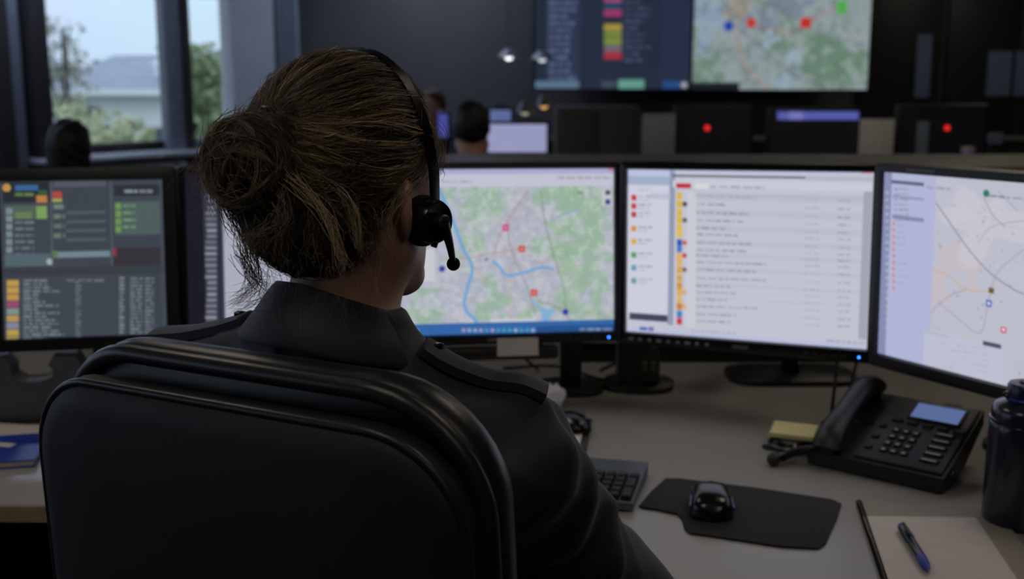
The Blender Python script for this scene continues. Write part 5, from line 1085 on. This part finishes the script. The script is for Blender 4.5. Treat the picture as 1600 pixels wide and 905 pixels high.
def flat_doc(px0, px1, py0, py1, Y, label, rgb, nm='document_holder'):
    a = uny(px0, py0, Y); c_ = uny(px1, py1, Y); wd, ht = c_[0] - a[0], a[2] - c_[2]
    t = thing(nm, label, 'document', ((a[0] + c_[0]) / 2, Y, DZ), group='documents on the rear desk'); h0 = c_[2] - DZ
    b = MB(); b.box((wd, .012, ht + h0 * .0), (0, 0, h0 + ht / 2), .002); b.build('sheet', pm('document_%d' % rgb[0], rgb, .7, .08, 14), t)
    b = MB(); b.box((wd * .8, .02, h0 + ht * .7), (0, .02, (h0 + ht * .7) / 2 + .0005), .003); b.build('support', M_DGREY, t); b = MB(); b.box((wd, .12, .012), (0, .03, .0065), .002); b.build('foot', M_DGREY, t)
flat_doc(1004, 1054, 178, 242, 5.95, 'pale grey document standing between cabinet and rear monitor', (168, 176, 176))
flat_doc(1344, 1394, 186, 248, 5.95, 'white printed sheet standing right of the violet bar', (232, 228, 220))
flat_doc(1434, 1448, 190, 246, 5.80, 'narrow pale upright card in front of the right rear monitor', (130, 144, 156))
flat_doc(1545, 1566, 207, 225, 5.85, 'small blue-grey card at the far right of the rear desk', (120, 132, 156))
a = uny(1518, 250, 5.7); t = thing('paper_cup', 'small pale violet cup on the rear desk', 'cup', (a[0], 5.75, DZ)); b = MB(); b.lathe([(.026, 0), (.034, .11), (.035, .3), (.031, .3), (.03, .11), (.022, .01)], n=20); b.build('wall', pm('cup_paper', (170, 160, 205), .6, .1, 20), t); b = MB(); b.lathe([(.036, .30), (.036, .312), (.02, .314)], n=20); b.build('lid', M_PAPER, t)
# cabinet behind
a = uny(870, 168, 7.4); c_ = uny(1002, 240, 7.4); t = thing('low_cabinet', 'dark brown-grey cabinet below the listing display', 'cabinet', ((a[0] + c_[0]) / 2, 7.65, 0)); CW = c_[0] - a[0]; CH = float(a[2])
M_CAB = pm('cabinet_laminate', (92, 88, 80), .6, .1, 5); b = MB(); b.box((CW, .45, CH - .001), (0, 0, CH / 2 + .0005), .004); b.build('body', M_CAB, t)
for s in (-1, 1): b = MB(); b.box((CW / 2 - .006, .02, CH - .04), (s * CW / 4, -.236, CH / 2), .003); d_ = b.build('door', M_CAB, t); b = MB(); b.box((.012, .02, .14), (s * .03, -.255, CH * .7), .002); b.build('handle', M_METAL, d_)
a = uny(1207, 172, 7.0)
# sideboard along the rear wall with its shelf
t = thing('rear_counter', 'long dark counter under the wall displays', 'counter', (1.9, 9.0, 0)); b = MB(); b.box((5.0, .5, .9), (0, 0, .4505)); b.build('body', M_WALL_D, t); b = MB(); b.box((5.06, .54, .03), (0, 0, .916), .004); b.build('top', M_CAB, t)
for k in range(8): b = MB(); b.box((.60, .02, .82), (-2.17 + .62 * k, -.262, .46), .003); b.build('door', M_WALL_D, t)
# window reflections on the dark panels, painted as tall pale strips
for px0, px1, py0, py1, lab in ((1434, 1451, 54, 152, 'narrow pale painted window reflection in the dark wall panel'), (1545, 1577, 80, 150, 'wide pale painted window reflection near the right edge of the dark wall'), (1588, 1612, 80, 150, 'pale painted window reflection cut off by the right edge')):
    a = uny(px0, py0, 9.76); c_ = uny(px1, py1, 9.76); t = thing('reflection_strip', lab, 'painted reflection', ((a[0] + c_[0]) / 2, 9.765, c_[2]), group='painted window reflections on the dark wall'); wd, ht = c_[0] - a[0], a[2] - c_[2]
    b = MB(); b.box((wd, .012, ht), (0, 0, ht / 2)); b.build('pane', pm('reflection_tint', (116, 136, 168), .4, .1, 3), t); 
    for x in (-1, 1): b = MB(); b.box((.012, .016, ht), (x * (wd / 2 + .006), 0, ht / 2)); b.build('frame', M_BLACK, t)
# reflections of ceiling lamps, built as added hanging lamps
for px, py, st, lab in ((795, 87, 2.2, 'small bright ceiling-lamp reflection, built as a hanging lamp, left of the dark wall display'), (847, 90, .9, 'small dim ceiling-lamp reflection, built as a hanging lamp, before the dark wall display')):
    p = uny(px, py, 8.4); t = thing('lamp_reflection', lab, 'lamp', (p[0], p[1], p[2]), group='lamp reflections built as hanging lamps'); b = MB(); b.lathe([(.02, .05), (.05, .03), (.085, -.01), (.080, -.012), (.045, .02), (.015, .04)], n=24); b.build('shade', pm('reflection_shade_metal', (150, 152, 156), .4, .1, 20), t)
    b = MB(); b.sphere(.032, (0, 0, -.002)); b.build('bulb', em('bulb_%d' % px, (245, 246, 255), st), t); b = MB(); b.tube([(0, 0, .05), (0, 0, 2.799 - p[2])], .003, 6); b.build('cord', M_BLACK, t)
for px, py, Y, st, rgb, lab in ((850, 163, 6.3, 1.0, (240, 180, 110), 'desk lamp with a warm orange bulb on the rear desk'), (820, 173, 6.25, .55, (220, 215, 170), 'desk lamp with a pale bulb beyond the violet page')):
    p = uny(px, py, Y); t = thing('desk_lamp', lab, 'lamp', (p[0], Y, DZ), group='small rear desk lamps'); h_ = p[2] - DZ; b = MB(); b.lathe([(.042, .0005), (.042, .012), (.01, .018)], n=20); b.build('base', M_BLACK, t); b = MB(); b.tube([(0, 0, .015), (.0, .03, h_ * .6), (0, .02, h_)], .006, 6); b.build('arm', M_METAL, t)
    b = MB(); b.lathe([(.020, .05), (.045, -.01), (.040, -.01), (.015, .04)], (0, 0, h_), n=20); b.build('shade', M_METAL, t); b = MB(); b.sphere(.026, (0, 0, h_)); b.build('bulb', em('desk_bulb_%d' % px, rgb, st), t)
# colleagues
def colleague(label, pos, rz, top_z, hair_rgb, long_hair, shirt_rgb, scale=1.0):
    t = thing('person', label, 'person', (pos[0], pos[1], top_z - 1.425), rz, group='colleagues at rear desks')
    # the figure is built seated at the operator's proportions; its height follows the lower seat
    f = Field((-.34, -.26, .46), (.34, .50, 1.45), .011); head_sdf(f, HC, False); f.cap((0, -.055, 1.05), (0, -.012, 1.235), .056, .054, .035); torso_sdf(f); arms_sdf(f, .05, .04, .026)
    for s in (-1, 1): f.cap(WRI[s], (WRI[s][0], WRI[s][1] + .07, WRI[s][2] - .01), .028, .022, .02)
    legs_sdf(f, 0, False); V, Q = f.net(); link('body', mesh_np('body', V, Q), M_SKIN, t)
    f = Field((-.36, -.28, .50), (.36, .46, 1.20), .012); torso_sdf(f, .014, .06)
    for s in (-1, 1): f.cap(SHO[s], ELB[s], .066, .056, .05); f.cap(ELB[s], (WRI[s][0], WRI[s][1] - .03, WRI[s][2]), .055, .040, .04)
    f.cap((0, -.055, 1.06), (0, -.03, 1.14), .062, .058, .04); V, Q = f.net(); link('shirt', mesh_np('shirt', V, Q), pm('colleague_shirt_%d' % shirt_rgb[2], shirt_rgb, .8, .1, 60), t)
    f = Field((-.14, -.18, 1.08), (.14, .12, 1.45), .008); f.ell(EC, ER * 1.0, .02)
    x, y, z = f.all(); yy = y - hc[1]; zz = z - hc[2]; f.v = np.maximum(f.v, (yy * .80 - zz * .62 - .020).astype(np.float32) + 0 * x)
    if long_hair: f.ell(hc + [0, -.055, -.07], (.085, .055, .12), .04)
    f.v += (.003 * np.sin(90 * x + 7 * np.sin(20 * z)) * np.ones_like(y)).astype(np.float32); V, Q = f.net(); link('hair', mesh_np('hair', V, Q), pm('colleague_hair_%d' % hair_rgb[0], hair_rgb, .6, .3, 90), t)
    f = Field((-.26, -.24, .48), (.26, .46, .72), .012); f.ell((0, -.075, .60), (.188, .136, .10), .05); 
    for s in (-1, 1): f.cap((s * .085, -.04, .575), (s * .115, .36, .565), .090, .070, .04)
    V, Q = f.net(); link('trousers', mesh_np('trousers', V, Q), M_TROUSER, t)
    f = Field((-.22, .26, .0), (.22, .50, .60), .012)
    for s in (-1, 1): f.cap((s * .115, .37, .56), (s * .115, .37, .20), .066, .050, .03); f.cap((s * .115, .36, .20), (s * .12, .46, .19), .045, .04, .03)
    V, Q = f.net(); link('lower_legs', mesh_np('lower_legs', V, Q), M_TROUSER, t)
    return t
def stool(pos, rz, seat_z, lab):
    t = thing('task_chair', lab, 'chair', (pos[0], pos[1], 0), rz, group='task chairs of the colleagues'); b = MB(); b.loft([[(x, y, z) for x, y in rrect(.44 - i, .42 - i, .08)] for i, z in ((.04, seat_z - .06), (0, seat_z - .04), (0, seat_z - .015), (.05, seat_z))]); b.build('seat', M_CHAIR, t)
    b = MB(); b.lathe([(.025, .08), (.025, seat_z - .06)], n=14); b.build('column', M_BLACK, t)
    for k in range(5): a_ = 2 * math.pi * k / 5; b = MB(); b.tube([(0, 0, .09), (.28 * math.cos(a_), .28 * math.sin(a_), .03)], [.025, .018], 6); b.build('leg', M_BLACK, t)
    b = MB(); b.loft([[(x, -.24 + y_, seat_z + .32 + z) for x, z in rrect(.40 - i, .36 - i, .08)] for i, y_ in ((.04, -.03), (0, -.01), (0, .01), (.06, .03))]); b.build('backrest', M_CHAIR, t); b = MB(); b.box((.05, .02, .34), (0, -.255, seat_z + .05)); b.build('back_bar', M_BLACK, t)
for (px, py, Y, rz, hr, lng, sr, lab, lab2) in ((736, 154, 4.9, 0, (30, 26, 24), False, (28, 32, 44), 'dark-haired colleague seen from behind before the pale violet page', 'task chair of the colleague before the violet page'), (107, 181, 4.7, 8, (20, 18, 18), True, (30, 36, 50), 'long-haired colleague seen from behind at the window', 'task chair of the colleague at the window'), (676, 138, 7.6, 160, (92, 66, 52), False, (50, 52, 64), 'brown-haired colleague half hidden by the operator\'s head', 'task chair of the brown-haired colleague')):
    p = uny(px, py, Y); r_ = R(rz); colleague(lab, p, r_, float(p[2]), hr, lng, sr); stool((p[0] + .07 * math.sin(r_), p[1] - .07 * math.cos(r_)), r_, float(p[2]) - 1.425 + .485, lab2)
# desk edge with papers by the window
t = thing('window_desk', 'desk of the colleague at the window', 'desk', (-2.1, 5.5, 0), R(8)); b = MB(); b.box((1.7, .75, .03), (0, 0, .725), .004); b.build('worktop', M_LEDGE, t)
for x in (-.8, .8): b = MB(); b.box((.04, .65, .708), (x, 0, .355)); b.build('leg_panel', M_DGREY, t)
